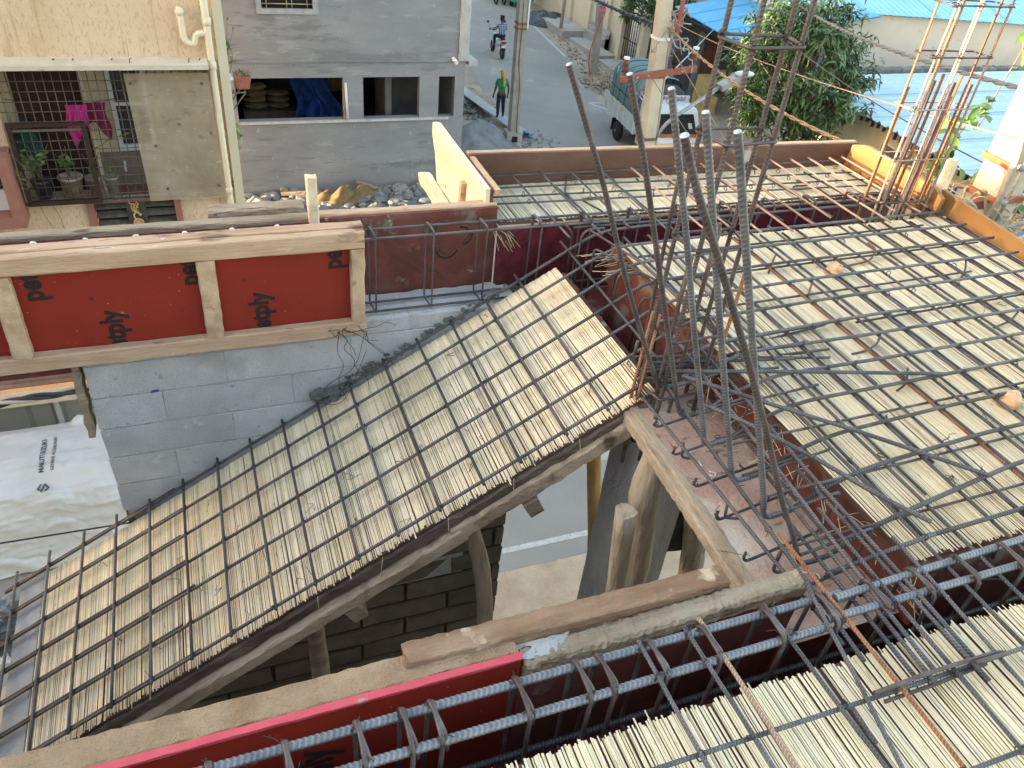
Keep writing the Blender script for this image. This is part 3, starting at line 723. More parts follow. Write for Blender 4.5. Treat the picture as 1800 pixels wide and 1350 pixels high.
heap((8.15,23.2),1.5,1.15,.75,M['sand_grey'],'sand_heap','dark grey sand heap at the foot of the street pole',2)
heap((8.75,27.2),1.1,1.0,.5,M['sand_grey'],'rubble_heap','low rubble heap against the grey building corner',7)
rb = MB()
for k in range(260):
    a = random.random()*6.3; q = random.random()**.7*1.3; s = random.choice((.04,.06,.08,.12))
    rb.blob((8.8+q*math.cos(a), 26.9+q*math.sin(a), max(0,.42*(1-q))+s*.2), s, s*.8, s*.6, 6, 4, .25)
    if k < 120: rb.blob((9.9+random.gauss(0,.6), 22.9+random.gauss(0,.6), .02), s*.6, s*.5, s*.4, 5, 3, .2)
o = obj('rubble', rb, M['rubble']); o['kind'] = 'stuff'
pm_ = mk('dusty_plank', [(.3,(.33,.33,.33)),(.7,(.47,.47,.46))], 4, .9, .3, 30)
solo('gangplank', MB().rough((8.85,27.3,.55),(10.05,23.95,.06),.42,.05,n=12,j=.006), pm_, 'long grey plank sloping down from the building corner to the road', 'plank')
solo('gangplank', MB().rough((9.15,27.5,.50),(9.75,25.9,.30),.34,.04,n=8,j=.006), M['wood_grey'], 'shorter plank lying behind the long sloping one', 'plank')
bt = mk('bright_blue_sheet', [(.4,(.035,.20,.46)),(.6,(.08,.30,.58))], 4, .5)
for nm, x, y, w_, h_ in (('crumpled blue plastic sheet against the grey building corner',7.15,25.0,.42,.75),('blue plastic scrap between the sand heap and the plank',9.05,24.55,.5,.35),('blue plastic scrap lying right of the street pole',10.05,23.85,.42,.2)):
    solo('plastic_scrap', MB().grid(lambda u, v: (x-w_/2+w_*u+.06*math.sin(v*7), y+.5*v-.25, .06+h_*(1-v)*(.6+.4*math.sin(u*6))+.05*math.sin(u*14+v*9)), 12, 10), bt, nm, 'plastic sheet')
solo('grey_sack', MB().blob((7.9,25.35,.55),.32,.26,.36,10,8,.15), M['rubble'], 'grey filled sack standing on the sand heap', 'sack')

# ================================================================== PEOPLE (one continuous skinned body, clothes as children)
def skin(name, nodes, edges, mat, parent, root, sub=2):
    """nodes: {name: (x,y,z,r)}"""
    keys = list(nodes); me = bpy.data.meshes.new(name)
    me.from_pydata([nodes[k][:3] for k in keys], [(keys.index(a), keys.index(b)) for a, b in edges], [])
    o = bpy.data.objects.new(name, me); col.objects.link(o)
    md = o.modifiers.new('s', 'SKIN'); md.use_smooth_shade = True
    lay = me.skin_vertices[0] if me.skin_vertices else None
    if lay is None:
        bpy.context.view_layer.objects.active = o; lay = me.skin_vertices[0]
    for i, k in enumerate(keys):
        r_ = nodes[k][3]; lay.data[i].radius = (r_, nodes[k][4] if len(nodes[k]) > 4 else r_)
        lay.data[i].use_root = (k == root)
    ss = o.modifiers.new('sub', 'SUBSURF'); ss.levels = sub; ss.render_levels = sub
    dg = bpy.context.evaluated_depsgraph_get(); dg.update()
    me2 = bpy.data.meshes.new_from_object(o.evaluated_get(dg))
    o.modifiers.clear(); o.data = me2; me2.name = name
    me2.materials.clear(); me2.materials.append(mat)
    me2.polygons.foreach_set('use_smooth', [True]*len(me2.polygons))
    o.parent = parent; ORG[o.name] = org(parent)
    return o
skinm = mk('brown_skin', [(.4,(.10,.052,.032)),(.6,(.135,.072,.045))], 8, .6)
hairm = mk('black_hair', [(.4,(.010,.009,.008)),(.6,(.022,.02,.018))], 20, .5)
def fingers(parent, c, dirv, mat):
    pass
# --- worker walking away, head turned right
wk = thing('person', 'worker in green shirt and yellow headscarf walking on the sloping plank', 'person', (9.55,25.0,.26))
B = {'pel':(0,0,.82,.105,.085),'waist':(0,-.005,.94,.095,.075),'chest':(0,0,1.12,.125,.085),'neckb':(0,.0,1.255,.075,.06),'neck':(0,.01,1.31,.04),'head0':(.0,.025,1.38,.062,.07),'head1':(.0,.03,1.46,.078,.088),'head2':(0,.02,1.54,.05,.055),
     'shL':(-.155,0,1.22,.055),'elL':(-.215,-.03,.98,.038),'wrL':(-.25,.04,.78,.026),'haL':(-.262,.07,.71,.03,.016),
     'shR':(.155,0,1.22,.055),'elR':(.225,-.04,.97,.038),'wrR':(.225,.03,.79,.026),'haR':(.222,.06,.72,.03,.016),
     'hipL':(-.075,0,.76,.078),'knL':(-.085,.02,.44,.054),'anL':(-.10,-.10,.10,.036),'foL':(-.11,.04,.035,.038,.025),
     'hipR':(.075,0,.76,.078),'knR':(.10,.08,.45,.054),'anR':(.125,.06,.10,.036),'foR':(.14,.20,.035,.038,.025)}
for s_, hx in (('L',-.262),('R',.222)):
    for i, (dx, ln) in enumerate(((-.022,.055),(-.008,.066),(.007,.062),(.021,.05))):
        B['f%s%d'%(s_,i)] = (hx+dx, B['ha'+s_][1]-.02, .675, .009); B['g%s%d'%(s_,i)] = (hx+dx*1.1, B['ha'+s_][1]-.012, .675-ln*.7, .0075)
    B['t%s'%s_] = (hx+(.03 if s_=='L' else -.03), B['ha'+s_][1]-.03, .69, .009)
E_ = [('pel','waist'),('waist','chest'),('chest','neckb'),('neckb','neck'),('neck','head0'),('head0','head1'),('head1','head2'),
     ('chest','shL'),('shL','elL'),('elL','wrL'),('wrL','haL'),('chest','shR'),('shR','elR'),('elR','wrR'),('wrR','haR'),
     ('pel','hipL'),('hipL','knL'),('knL','anL'),('anL','foL'),('pel','hipR'),('hipR','knR'),('knR','anR'),('anR','foR')]
for s_ in 'LR':
    for i in range(4): E_ += [('ha'+s_,'f%s%d'%(s_,i)),('f%s%d'%(s_,i),'g%s%d'%(s_,i))]
    E_ += [('ha'+s_,'t'+s_)]
skin('body', B, E_, skinm, wk, 'pel')
def grow(keys, e): return {k: tuple(B[k][:3])+tuple(r_+e for r_ in (B[k][3:] if len(B[k])>4 else (B[k][3],B[k][3]))) for k in keys}
N_ = grow(['pel','waist','chest','neckb','shL','elL','shR','elR'], .016)
N_['elL'] = (-.20,.01,1.05,.056,.056); N_['elR'] = (.205,-.005,1.05,.056,.056); N_['pel'] = (0,0,.80,.135,.115)
skin('shirt', N_, [e for e in E_ if e[0] in N_ and e[1] in N_], mk('green_shirt', [(.4,(.015,.17,.075)),(.6,(.03,.24,.11))], 9, .8), wk, 'pel')
N_ = grow(['pel','hipL','knL','anL','hipR','knR','anR'], .014); N_['pel'] = (0,0,.84,.115,.10)
skin('trousers', N_, [e for e in E_ if e[0] in N_ and e[1] in N_], mk('dark_trousers', [(.4,(.012,.014,.026)),(.6,(.025,.03,.05))], 9, .8), wk, 'pel')
scf = mk('yellow_scarf', [(.4,(.48,.25,.03)),(.6,(.58,.34,.07))], 12, .85)
skin('headscarf', {'a':(0,.03,1.40,.085,.095),'b':(0,.025,1.49,.098,.105),'c':(0,.02,1.57,.06,.065),'d':(.03,-.07,1.36,.055,.035),'e':(.045,-.115,1.20,.06,.022),'f':(.05,-.12,1.05,.05,.018)}, [('a','b'),('b','c'),('a','d'),('d','e'),('e','f')], scf, wk, 'a')
for s_ in 'LR': skin('shoe', {'a':(B['an'+s_][0],B['an'+s_][1],.06,.045),'b':(B['fo'+s_][0],B['fo'+s_][1],.04,.05,.034)}, [('a','b')], M['black'], wk, 'a', 1)
hd = MB()
for sx in (-.03,.03): hd.blob((9.55+sx,25.0+.108,.26+1.455),.011,.008,.009,6,5,0)
obj('eye', hd, M['black'], wk)
hd = MB().hexa([(9.535,25.10,1.665),(9.565,25.10,1.665),(9.565,25.135,1.67),(9.535,25.135,1.67),(9.545,25.10,1.715),(9.555,25.10,1.715),(9.555,25.115,1.715),(9.545,25.115,1.715)])
obj('nose', hd, skinm, wk)
for k in wk.children:
    if k.name.split('.')[0] in ('body','shirt','trousers','headscarf','shoe'): pass
wk.rotation_euler = (0, 0, R(-8))

# --- scooter and rider, both facing up the road
stt = thing('scooter', 'white scooter with red tail light riding away up the street', 'scooter', (12.45,32.95,0))
x0, y0 = 12.45, 32.95
white = mk('scooter_white', [(.4,(.66,.66,.67)),(.6,(.74,.74,.75))], 5, .3, spec=.5)
tyre = mk('tyre_rubber', [(.4,(.018,.018,.018)),(.6,(.035,.034,.033))], 12, .85)
for yy in (-.05, 1.18):
    wl = obj('wheel', MB().tube([(x0,y0+yy+.19*math.cos(a),.24+.19*math.sin(a)) for a in [k*PI/10 for k in range(21)]], .05, 8, False), tyre, stt)
    obj('rim', MB().lathe((x0-.03,y0+yy,.24), [(0,0),(.12,0),(.12,.06),(0,.06)], 12, (1,0,0)), M['steel_wide'], wl)
skin('body', {'a':(x0-12.45,.02,.62,.13,.14),'b':(0,.35,.60,.15,.16),'c':(0,.72,.36,.13,.07),'d':(0,.98,.50,.13,.06),'e':(0,1.02,.85,.14,.05)}, [('a','b'),('b','c'),('c','d'),('d','e')], white, stt, 'b')
skin('seat', {'a':(0,-.12,.80,.10,.04),'b':(0,.2,.82,.12,.05),'c':(0,.52,.80,.11,.04)}, [('a','b'),('b','c')], M['black'], stt, 'b')
obj('tail_light', MB().blob((x0,y0-.13,.68),.14,.05,.06,10,6,0), mk('red_lens', [(.4,(.45,.015,.02)),(.6,(.55,.03,.03))], 5, .25), stt)
obj('number_plate', MB().box(x0-.1,x0+.1,y0-.17,y0-.155,.47,.58), M['white_paint'], stt)
obj('mudguard', MB().hexa([(x0-.08,y0-.15,.34),(x0+.08,y0-.15,.34),(x0+.08,y0+.05,.5),(x0-.08,y0+.05,.5),(x0-.09,y0-.17,.47),(x0+.09,y0-.17,.47),(x0+.09,y0+.05,.56),(x0-.09,y0+.05,.56)]), M['black'], stt)
hb = obj('handlebar', MB().tube(fillet([(x0-.33,y0+.86,1.0),(x0-.1,y0+1.0,1.0),(x0+.1,y0+1.0,1.0),(x0+.33,y0+.86,1.0)], .06), .018, 8), M['black'], stt)
for sx in (-1, 1):
    obj('mirror', MB().tube([(x0+sx*.26,y0+.9,1.0),(x0+sx*.36,y0+.95,1.22)], .008, 5).blob((x0+sx*.38,y0+.95,1.27),.06,.02,.045,8,6,0), M['black'], hb)
rd = thing('person', 'scooter rider in blue and white checked shirt seen from behind', 'person', (12.45,33.1,0))
B = {'pel':(0,0,.90,.115,.095),'waist':(0,.01,1.02,.10,.08),'chest':(0,.05,1.2,.13,.09),'neckb':(0,.07,1.335,.075,.06),'neck':(0,.085,1.39,.042),'head0':(0,.10,1.45,.06,.068),'head1':(0,.10,1.53,.078,.088),'head2':(0,.09,1.60,.05,.055),
     'shL':(-.16,.06,1.30,.056),'elL':(-.25,.22,1.10,.04),'wrL':(-.28,.52,1.03,.028),'haL':(-.28,.62,1.02,.035,.022),
     'shR':(.16,.06,1.30,.056),'elR':(.25,.22,1.10,.04),'wrR':(.28,.52,1.03,.028),'haR':(.28,.62,1.02,.035,.022),
     'hipL':(-.10,.06,.88,.085),'knL':(-.17,.43,.80,.06),'anL':(-.13,.48,.40,.038),'foL':(-.13,.62,.36,.04,.026),
     'hipR':(.10,.06,.88,.085),'knR':(.17,.43,.80,.06),'anR':(.13,.48,.40,.038),'foR':(.13,.62,.36,.04,.026)}
for s_, hx in (('L',-.28),('R',.28)):
    for i, dx in enumerate((-.036,-.013,.011,.034)):
        B['f%s%d'%(s_,i)] = (hx+dx,.665,1.005,.011); B['g%s%d'%(s_,i)] = (hx+dx,.655,.975,.01)
    B['t'+s_] = (hx+(.045 if s_=='L' else -.045),.61,.99,.011)
E_ = [e for e in E_ if e[0] in B and e[1] in B]
skin('body', B, E_, skinm, rd, 'pel')
N_ = grow(['pel','waist','chest','neckb','shL','elL','wrL','shR','elR','wrR'], .016)
chk = bpy.data.materials.new('checked_shirt'); chk.use_nodes = True
t_ = chk.node_tree; tc_ = t_.nodes.new('ShaderNodeTexCoord'); sp_ = t_.nodes.new('ShaderNodeSeparateXYZ'); t_.links.new(tc_.outputs['Object'], sp_.inputs[0])
def mth(op, a, b_):
    q = t_.nodes.new('ShaderNodeMath'); q.operation = op
    for i, v_ in enumerate((a, b_)):
        if isinstance(v_, (int, float)): q.inputs[i].default_value = v_
        else: t_.links.new(v_, q.inputs[i])
    return q.outputs[0]
gx = mth('GREATER_THAN', mth('FRACT', mth('MULTIPLY', sp_.outputs[0], 13.), 0), .55); gz = mth('GREATER_THAN', mth('FRACT', mth('MULTIPLY', sp_.outputs[2], 13.), 0), .55)
rp = t_.nodes.new('ShaderNodeValToRGB'); rp.color_ramp.interpolation = 'CONSTANT'
rp.color_ramp.elements[0].color = (.02,.035,.10,1); rp.color_ramp.elements[1].position = .4; rp.color_ramp.elements[1].color = (.13,.18,.30,1)
e_ = rp.color_ramp.elements.new(.8); e_.color = (.62,.64,.68,1)
t_.links.new(mth('MULTIPLY', mth('ADD', gx, gz), .5), rp.inputs[0]); t_.links.new(rp.outputs[0], t_.nodes['Principled BSDF'].inputs['Base Color'])
skin('shirt', N_, [e for e in E_ if e[0] in N_ and e[1] in N_], chk, rd, 'pel')
N_ = grow(['pel','hipL','knL','anL','hipR','knR','anR'], .012)
skin('trousers', N_, [e for e in E_ if e[0] in N_ and e[1] in N_], bpy.data.materials['dark_trousers'], rd, 'pel')
skin('hair', {'a':(0,.085,1.50,.078,.08),'b':(0,.09,1.57,.088,.092),'c':(0,.09,1.625,.055,.06)}, [('a','b'),('b','c')], hairm, rd, 'b')
for s_ in 'LR': skin('shoe', {'a':(B['an'+s_][0],.49,.385,.045),'b':(B['fo'+s_][0],.63,.36,.05,.035)}, [('a','b')], M['black'], rd, 'a', 1)

# ================================================================== POLES AND WIRES
rcc = mk('pole_concrete', [(.25,(.42,.36,.28)),(.5,(.54,.47,.37)),(.78,(.62,.56,.46))], 3, .92, .5, 35, spots=[(6.,.64,.08,(.36,.31,.25),(1,1,.3))])
rcc2 = mk('pole_concrete_grey', [(.25,(.27,.24,.20)),(.5,(.36,.32,.27)),(.78,(.43,.39,.33))], 3, .92, .5, 35)
ins = mk('brown_insulator', [(.4,(.11,.04,.03)),(.6,(.17,.07,.05))], 8, .25)
rustarm = mk('red_oxide_steel', [(.3,(.24,.075,.05)),(.7,(.33,.12,.08))], 9, .75)
galv = mk('galvanised', [(.4,(.27,.275,.29)),(.6,(.34,.345,.36))], 9, .4, metal=.4)
pl = thing('utility_pole', 'slim concrete pole on a block base beside the sand heap', 'pole', (9.3,23.05,0))
obj('base_block', MB().rough((9.3,23.05,.0),(9.3,23.05,.52),.52,.46,(0,1,0),4,.012,.03), mk('base_concrete', [(.3,(.33,.31,.28)),(.7,(.47,.45,.41))], 4, .95, .5, 30), pl)
obj('niche', MB().box(9.2,9.38,22.805,22.83,.22,.40), M['black'], pl)
obj('shaft', MB().hexa([(9.16,22.9,.45),(9.44,22.9,.45),(9.44,23.2,.45),(9.16,23.2,.45),(9.03,22.95,9),(9.22,22.95,9),(9.22,23.15,9),(9.03,23.15,9)]), rcc2, pl)
for z in (3.55,3.7): obj('band', MB().box(9.09,9.37,22.88,23.22,z,z+.05), rustarm, pl)
obj('service_wire', MB().tube(wob((9.30,22.87,.5),(9.17,22.9,4.5),10,.08), .012, 4), M['wire'], pl)
obj('box', MB().box(9.37,9.42,22.9,23.1,3.6,4.4), M['white_paint'], pl)
pl = thing('utility_pole', 'tall concrete pole with rusty cross-arm and street lamp before the truck', 'pole', (7.45,11.5,0))
def at(z): return V((7.45-.075*z, 11.5, z))
a0, a1 = at(0), at(8.4)
obj('shaft', MB().hexa([a0+V((-.12,-.13,0)),a0+V((.12,-.13,0)),a0+V((.12,.13,0)),a0+V((-.12,.13,0)),a1+V((-.085,-.09,0)),a1+V((.085,-.09,0)),a1+V((.085,.09,0)),a1+V((-.085,.09,0))]), rcc, pl)
arm = obj('cross_arm', MB().obox((7.0,11.36,5.66), (.68,0,.075), (0,.035,0), (-.005,0,.045)), rustarm, pl)
for (x, z, mt_) in ((6.38,5.62,ins),(7.26,5.73,M['black']),(7.60,5.77,ins)):
    i_ = obj('insulator', MB().lathe((x,11.36,z), [(.012,0),(.012,.07),(.05,.07),(.055,.13),(.04,.15),(.05,.17),(.05,.22),(.035,.24),(.035,.27),(0,.28)], 12), mt_, arm)
    if mt_ is ins: obj('cap', MB().lathe((x,11.36,z+.27), [(.05,0),(.05,.03),(0,.035)], 12), M['white_paint'], i_)
for x in (6.6,6.8,7.4): obj('bolt', MB().lathe((x,11.325,5.66+(x-7)*.11), [(0,.02),(.02,.02),(.02,0)], 6, (0,-1,0)), galv, arm)
for z, mt_ in ((5.58,rustarm),(4.55,bpy.data.materials['grill_paint']),(6.15,M['white_paint'])):
    c = at(z); s_ = .125-.004*z
    obj('band', MB().box(c.x-s_-.01,c.x+s_+.01,11.5-s_-.02,11.5+s_+.02,z,z+.045), mt_, pl)
c = at(0); obj('conduit', MB().tube([at(.2)+V((.16,-.05,0)), at(5)+V((.14,-.05,0)), at(6.3)+V((.13,-.05,0))], .03, 8), rcc2, pl)
la = obj('lamp_arm', MB().tube(fillet([at(4.55)+V((.12,-.06,0)),(7.35,11.4,4.85),(8.25,11.4,5.42)], .25, 6), .033, 8), galv, pl)
obj('lamp_head', MB().obox((8.42,11.4,5.50), (.17,0,.085), (0,.09,0), (-.02,0,.045)), galv, la)
obj('lamp_lens', MB().blob((8.68,11.4,5.63),.2,.10,.05,12,8,0,0,1,True), mk('lamp_glass', [(.4,(.45,.47,.50)),(.6,(.55,.57,.6))], 4, .15), la)
hub = MB()
for k in range(9):
    c0 = at(6.35)+V((.12,-.12,random.uniform(-.15,.25))); p = [c0]
    for i in range(6): p.append(p[-1]+V((random.gauss(.04,.09), random.gauss(0,.04), random.gauss(-.01,.10))))
    hub.tube(fillet(p, .08, 3), .012, 5)
obj('cable_joint', hub, mk('grey_cable', [(.3,(.16,.155,.15)),(.7,(.45,.43,.40))], 9, .6), pl)
obj('rust_strap', MB().box(7.14,7.19,11.3,11.36,6.25,6.75), rustarm, pl)

rp_ = thing('utility_pole', 'thick concrete pole with rusty clamps at the right slab edge', 'pole', (4.86,3.62,0))
obj('shaft', MB().hexa([(4.72,3.48,0),(4.98,3.48,0),(4.98,3.70,0),(4.72,3.70,0),(4.735,3.49,9.3),(4.96,3.49,9.3),(4.96,3.69,9.3),(4.735,3.69,9.3)]), rcc, rp_)
for z in (7.34,7.10):
    b_ = obj('clamp', MB().box(4.712,4.99,3.468,3.712,z,z+.045), mk('rust_clamp', [(.3,(.30,.10,.05)),(.7,(.42,.17,.08))], 9, .7), rp_)
    for x in (4.73,4.99): obj('bolt', MB().lathe((x,3.432,z+.04), [(0,.03),(.024,.03),(.024,0)], 8, (0,-1,0)), galv, b_)
obj('conduit', MB().tube(fillet([(4.66,3.40,6.95),(4.63,3.40,7.45),(4.60,3.42,7.62),(4.78,3.44,7.86),(4.80,3.45,8.3)], .08, 5), .022, 8), rcc2, rp_)
obj('conduit', MB().tube([(4.77,3.435,7.0),(4.79,3.44,7.6)], .012, 6), rcc2, rp_)
obj('side_arm', MB().box(4.25,4.70,3.50,3.56,7.06,7.12), rustarm, rp_)
rp_.location.x += .20; rp_.scale = (1,1,1)
# wires
def wire(label, pts, r, mat, cat='wire', twist=0, sag=.0, name='overhead_wire'):
    P_ = [V(p) for p in pts]; out = []
    for a, b in zip(P_[:-1], P_[1:]):
        for i in range(24):
            t = i/24; out.append(a.lerp(b, t)+V((0,0,-4*sag*t*(1-t))))
    out.append(P_[-1]); g = MB()
    if twist:
        nrm = (P_[-1]-P_[0]).normalized().cross(V((0,0,1))).normalized()
        for q in range(2):
            pth = []
            L_ = 0
            dense = [out[i].lerp(out[i+1], k/5) for i in range(len(out)-1) for k in range(5)]
            for i, p in enumerate(dense):
                if i: L_ += (dense[i]-dense[i-1]).length
                a = L_/twist*2*PI+q*PI
                pth.append(p+nrm*math.cos(a)*r*.9+V((0,0,1))*math.sin(a)*r*.9)
            g.tube(pth, r, 6)
    else: g.tube(out, r, 6)
    return solo(name, g, mat, label, cat)
dk = mk('dark_cable', [(.3,(.025,.027,.032)),(.7,(.05,.052,.06))], 5, .5)
tan = mk('sun_tinted_cable', [(.3,(.22,.145,.09)),(.7,(.32,.22,.145))], 5, .6)  # orange of the low sun put into the cable colour
wire('thick twisted dark cable running from the upper street to the lamp pole', [(9.2,30,7.6),(7.05,11.45,6.33)], .022, dk, 'cable', .45, .9)
wire('tan twisted cable sagging from the lamp pole towards the right pole', [(7.05,11.42,6.35),(5.02,3.5,7.12)], .012, tan, 'cable', .5, .25)
wire('thin tan wire just above the tan twisted cable', [(7.05,11.42,6.45),(4.86,3.5,7.55)], .006, tan, 'wire', 0, .1)
wire('thin tan wire running low from the cross-arm past the mango tree', [(7.0,11.36,6.2),(8.0,9.0,4.2)], .007, tan)
wire('stay wire going down right from the lamp pole', [(6.9,11.4,5.6),(8.4,10.0,3.6)], .006, tan)
wire('thick dark twisted cable crossing the pale blue roof to the right pole', [(10.5,14.5,6.8),(5.12,3.62,7.78)], .011, dk, 'cable', .4, .25)
wire('thin dark wire crossing the pale blue roof', [(10.5,14.5,6.3),(4.95,3.62,7.3)], .005, dk, 'wire', 0, .2)
wire('thin wire over the roofs at the upper right', [(12,20,8.0),(7.5,3.6,8.3)], .006, dk)
wire('pale stay wire from the blue shed to the lamp pole', [(16.6,24,3.4),(7.2,11.5,5.5)], .012, galv)
wire('thin pale wire above the far pavement', [(12.5,30,5.5),(7.0,11.4,6.6)], .006, galv)
wire('black wire stretched in front of the covered car', [(-4.5,7.6,1.62),(1.5,7.9,1.15)], .011, M['wire'])
wire('thin black wire crossing the road under the stair', [(2.2,6.4,2.3),(6.5,7.5,1.9)], .012, M['wire'])
tcb = thing('twisted_cable', 'thick twisted black and pale cable in front of the shop shutter', 'cable', (-2.8,8.5,2.85))
for q_, mt_ in ((0, dk), (PI, mk('pale_strand', [(.4,(.36,.32,.26)),(.6,(.48,.44,.37))], 6, .6)), (PI*.5, dk)):
    pth = []
    for i in range(121):
        t = i/120; a = t*2*PI*3.2+q_
        pth.append((-4.2+2.9*t, 8.5+.028*math.cos(a), 2.74+.26*t+.028*math.sin(a)))
    obj('strand', MB().tube(pth, .024, 6), mt_, tcb)

# ================================================================== TRUCK
tk = thing('small_truck', 'white and yellow mini truck with green tarpaulin over its load bed', 'truck', (13.95,23.2,0))
trw = mk('truck_white', [(.3,(.50,.54,.52)),(.7,(.60,.64,.62))], 4, .5); cabw = mk('cab_white', [(.4,(.64,.65,.66)),(.6,(.72,.73,.74))], 4, .35)
trp = mk('green_tarpaulin', [(.25,(.09,.15,.145)),(.5,(.13,.20,.195)),(.78,(.18,.26,.255))], 2.2, .6, .25, 9)
tgy = mk('grey_tarpaulin', [(.3,(.085,.09,.10)),(.7,(.14,.145,.16))], 3, .7, .3, 9)
def tl(x, y, z): return (13.95+x, 23.2+y, z)
def tbox(g, x0, x1, y0, y1, z0, z1): return g.box(13.95+x0, 13.95+x1, 23.2+y0, 23.2+y1, z0, z1)
obj('chassis', tbox(MB(), -.5,.5,-2.6,1.3,.42,.68), M['black'], tk)
bed = obj('load_bed', tbox(tbox(MB(), -.8,.8,-1.4,1.4,.68,.78), -.8,.8,-1.42,-1.36,.78,1.3), trw, tk)
for s_ in (-1, 1):
    sp_ = obj('side_panel', tbox(MB(), min(s_*.80,s_*.84),max(s_*.80,s_*.84),-1.4,1.4,.68,1.24), trw, bed)
    for k in range(7): obj('rib', tbox(MB(), min(s_*.84,s_*.87),max(s_*.84,s_*.87),-1.38+.455*k,-1.33+.455*k,.68,1.24), cabw, bed)
    for z in (.86,1.05): obj('groove', tbox(MB(), min(s_*.84,s_*.848),max(s_*.84,s_*.848),-1.4,1.4,z,z+.02), M['black'] if False else trw, bed)
    for y in (-.35,.55): obj('reflector', tbox(MB(), min(s_*.84,s_*.852),max(s_*.84,s_*.852),y,y+.22,1.06,1.13), mk('yellow_reflector', [(.5,(.75,.48,.05))], 4, .4) if 'yellow_reflector' not in bpy.data.materials else bpy.data.materials['yellow_reflector'], bed)
obj('tailboard', tbox(MB(), -.8,.8,1.40,1.44,.68,1.0), mk('tan_board', [(.3,(.28,.15,.06)),(.7,(.38,.22,.10))], 5, .8), bed)
fm = MB()
for x in (-.78,.78):
    for y in (1.38,): fm.tube([tl(x,y,1.2),tl(x,y,2.2)], .02, 6)
fm.tube([tl(-.78,.75,1.2),tl(-.78,.75,2.2)], .02, 6); fm.tube([tl(-.78,1.38,2.2),tl(.78,1.38,2.2)], .02, 6); fm.tube([tl(-.80,1.38,1.2),tl(-.80,.75,1.2)], .02, 6)
obj('bed_frame', fm, mk('rusty_white_frame', [(.4,(.30,.22,.18)),(.6,(.55,.54,.52))], 7, .6), tk)
prof = [(-.83,1.05),(-.82,1.6),(-.79,2.06),(-.62,2.28),(-.3,2.38),(0,2.41),(.3,2.38),(.62,2.28),(.79,2.06),(.82,1.6),(.83,1.05)]
def tf(u, v):
    q = u*10; i = min(9, int(q)); t = q-i
    x = prof[i][0]*(1-t)+prof[i+1][0]*t; z = prof[i][1]*(1-t)+prof[i+1][1]*t
    y = 1.05-2.35*v
    e = .035*math.sin(v*PI*5)**2+.02*noise.noise(V((x*4,y*4,z*3)))
    return tl(x*(1-.03*e), y, z-e+.015*math.sin(y*18))
tar = obj('tarpaulin', MB().grid(tf, 30, 40), trp, tk)
for v_ in (.12,.34,.56,.8):
    obj('rope', MB().tube([V(tf(k/24, v_))+V((0,0,.012)) for k in range(25)], .010, 5), M['black'], tar)
obj('rope', MB().tube([V(tf(.04, k/10))+V((-.015,0,0)) for k in range(11)], .010, 5).tube([V(tf(.10, k/10))+V((-.015,0,0)) for k in range(11)], .010, 5), M['black'], tar)
def tfr(u, v):
    a = PI*u; x = .80*math.cos(PI-a); hgt = 1.25+(1.02*math.sin(a)**.45)
    z = 1.25+(hgt-1.25)*v
    return tl(x, -1.28-.28*math.sin(PI*u)*(1-v*.7)+.03*math.sin(u*22+v*7), z+.02*math.sin(u*31))
obj('front_tarpaulin', MB().grid(tfr, 30, 14), tgy, tk)
cb = obj('cab', MB().prism([tl(-.74,-1.45,.45),tl(-.74,-2.95,.45),tl(-.74,-3.02,.62),tl(-.74,-3.0,.98),tl(-.74,-2.86,1.12),tl(-.74,-2.42,1.72),tl(-.74,-2.30,1.80),tl(-.74,-1.5,1.83),tl(-.74,-1.42,1.75)], (1.48,0,0)), cabw, tk)
obj('windscreen', MB().hexa([tl(-.64,-2.865,1.14),tl(.64,-2.865,1.14),tl(.64,-2.84,1.14),tl(-.64,-2.84,1.14),tl(-.58,-2.465,1.69),tl(.58,-2.465,1.69),tl(.58,-2.44,1.69),tl(-.58,-2.44,1.69)]), M['glass_dark'], cb)
ysl = [V(tl(-.655,-2.875,1.12)), V(tl(.655,-2.875,1.12)), V(tl(.64,-2.82,1.20)), V(tl(-.64,-2.82,1.20))]
obj('dash_band', MB().prism([p+V((0,-.006,.0)) for p in ysl], (0,-.004,.002)), mk('orange_dash', [(.4,(.36,.11,.03)),(.6,(.45,.16,.05))], 5, .5), cb)
obj('sticker', MB().prism([V(tl(.38,-2.72,1.335)),V(tl(.50,-2.72,1.335)),V(tl(.49,-2.62,1.475)),V(tl(.37,-2.62,1.475))], (0,-.012,0)), mk('pale_sticker', [(.5,(.42,.55,.5))], 5, .5), cb)
obj('yellow_panel', tbox(tbox(MB(), -.72,.72,-3.035,-3.0,.66,.96), -.745,-.735,-2.9,-1.5,.55,.80), mk('truck_yellow', [(.4,(.60,.35,.06)),(.6,(.70,.43,.10))], 5, .4), cb)
for s_ in (-1, 1):
    obj('side_window', MB().prism([tl(s_*.745,-2.62,1.16),tl(s_*.745,-1.7,1.16),tl(s_*.745,-1.7,1.68),tl(s_*.745,-2.36,1.68)], (s_*.006,0,0)), M['glass_dark'], cb)
    obj('mirror', MB().tube([tl(s_*.74,-2.7,1.2),tl(s_*.93,-2.78,1.32)], .012, 5).obox(tl(s_*.95,-2.79,1.38), (.05,0,0),(0,.02,0),(0,0,.09)), M['black'], cb)
    obj('headlight', MB().lathe(tl(s_*.52,-3.02,.80), [(.11,0),(.11,.03),(0,.05)], 14, (0,-1,0)), M['glass_dark'], cb)
obj('bumper', tbox(MB(), -.76,.76,-3.12,-3.0,.40,.56), M['black'], cb)
sg = obj('sign_board', tbox(MB(), -.55,.72,-1.72,-1.68,1.82,2.02), cabw, tk)
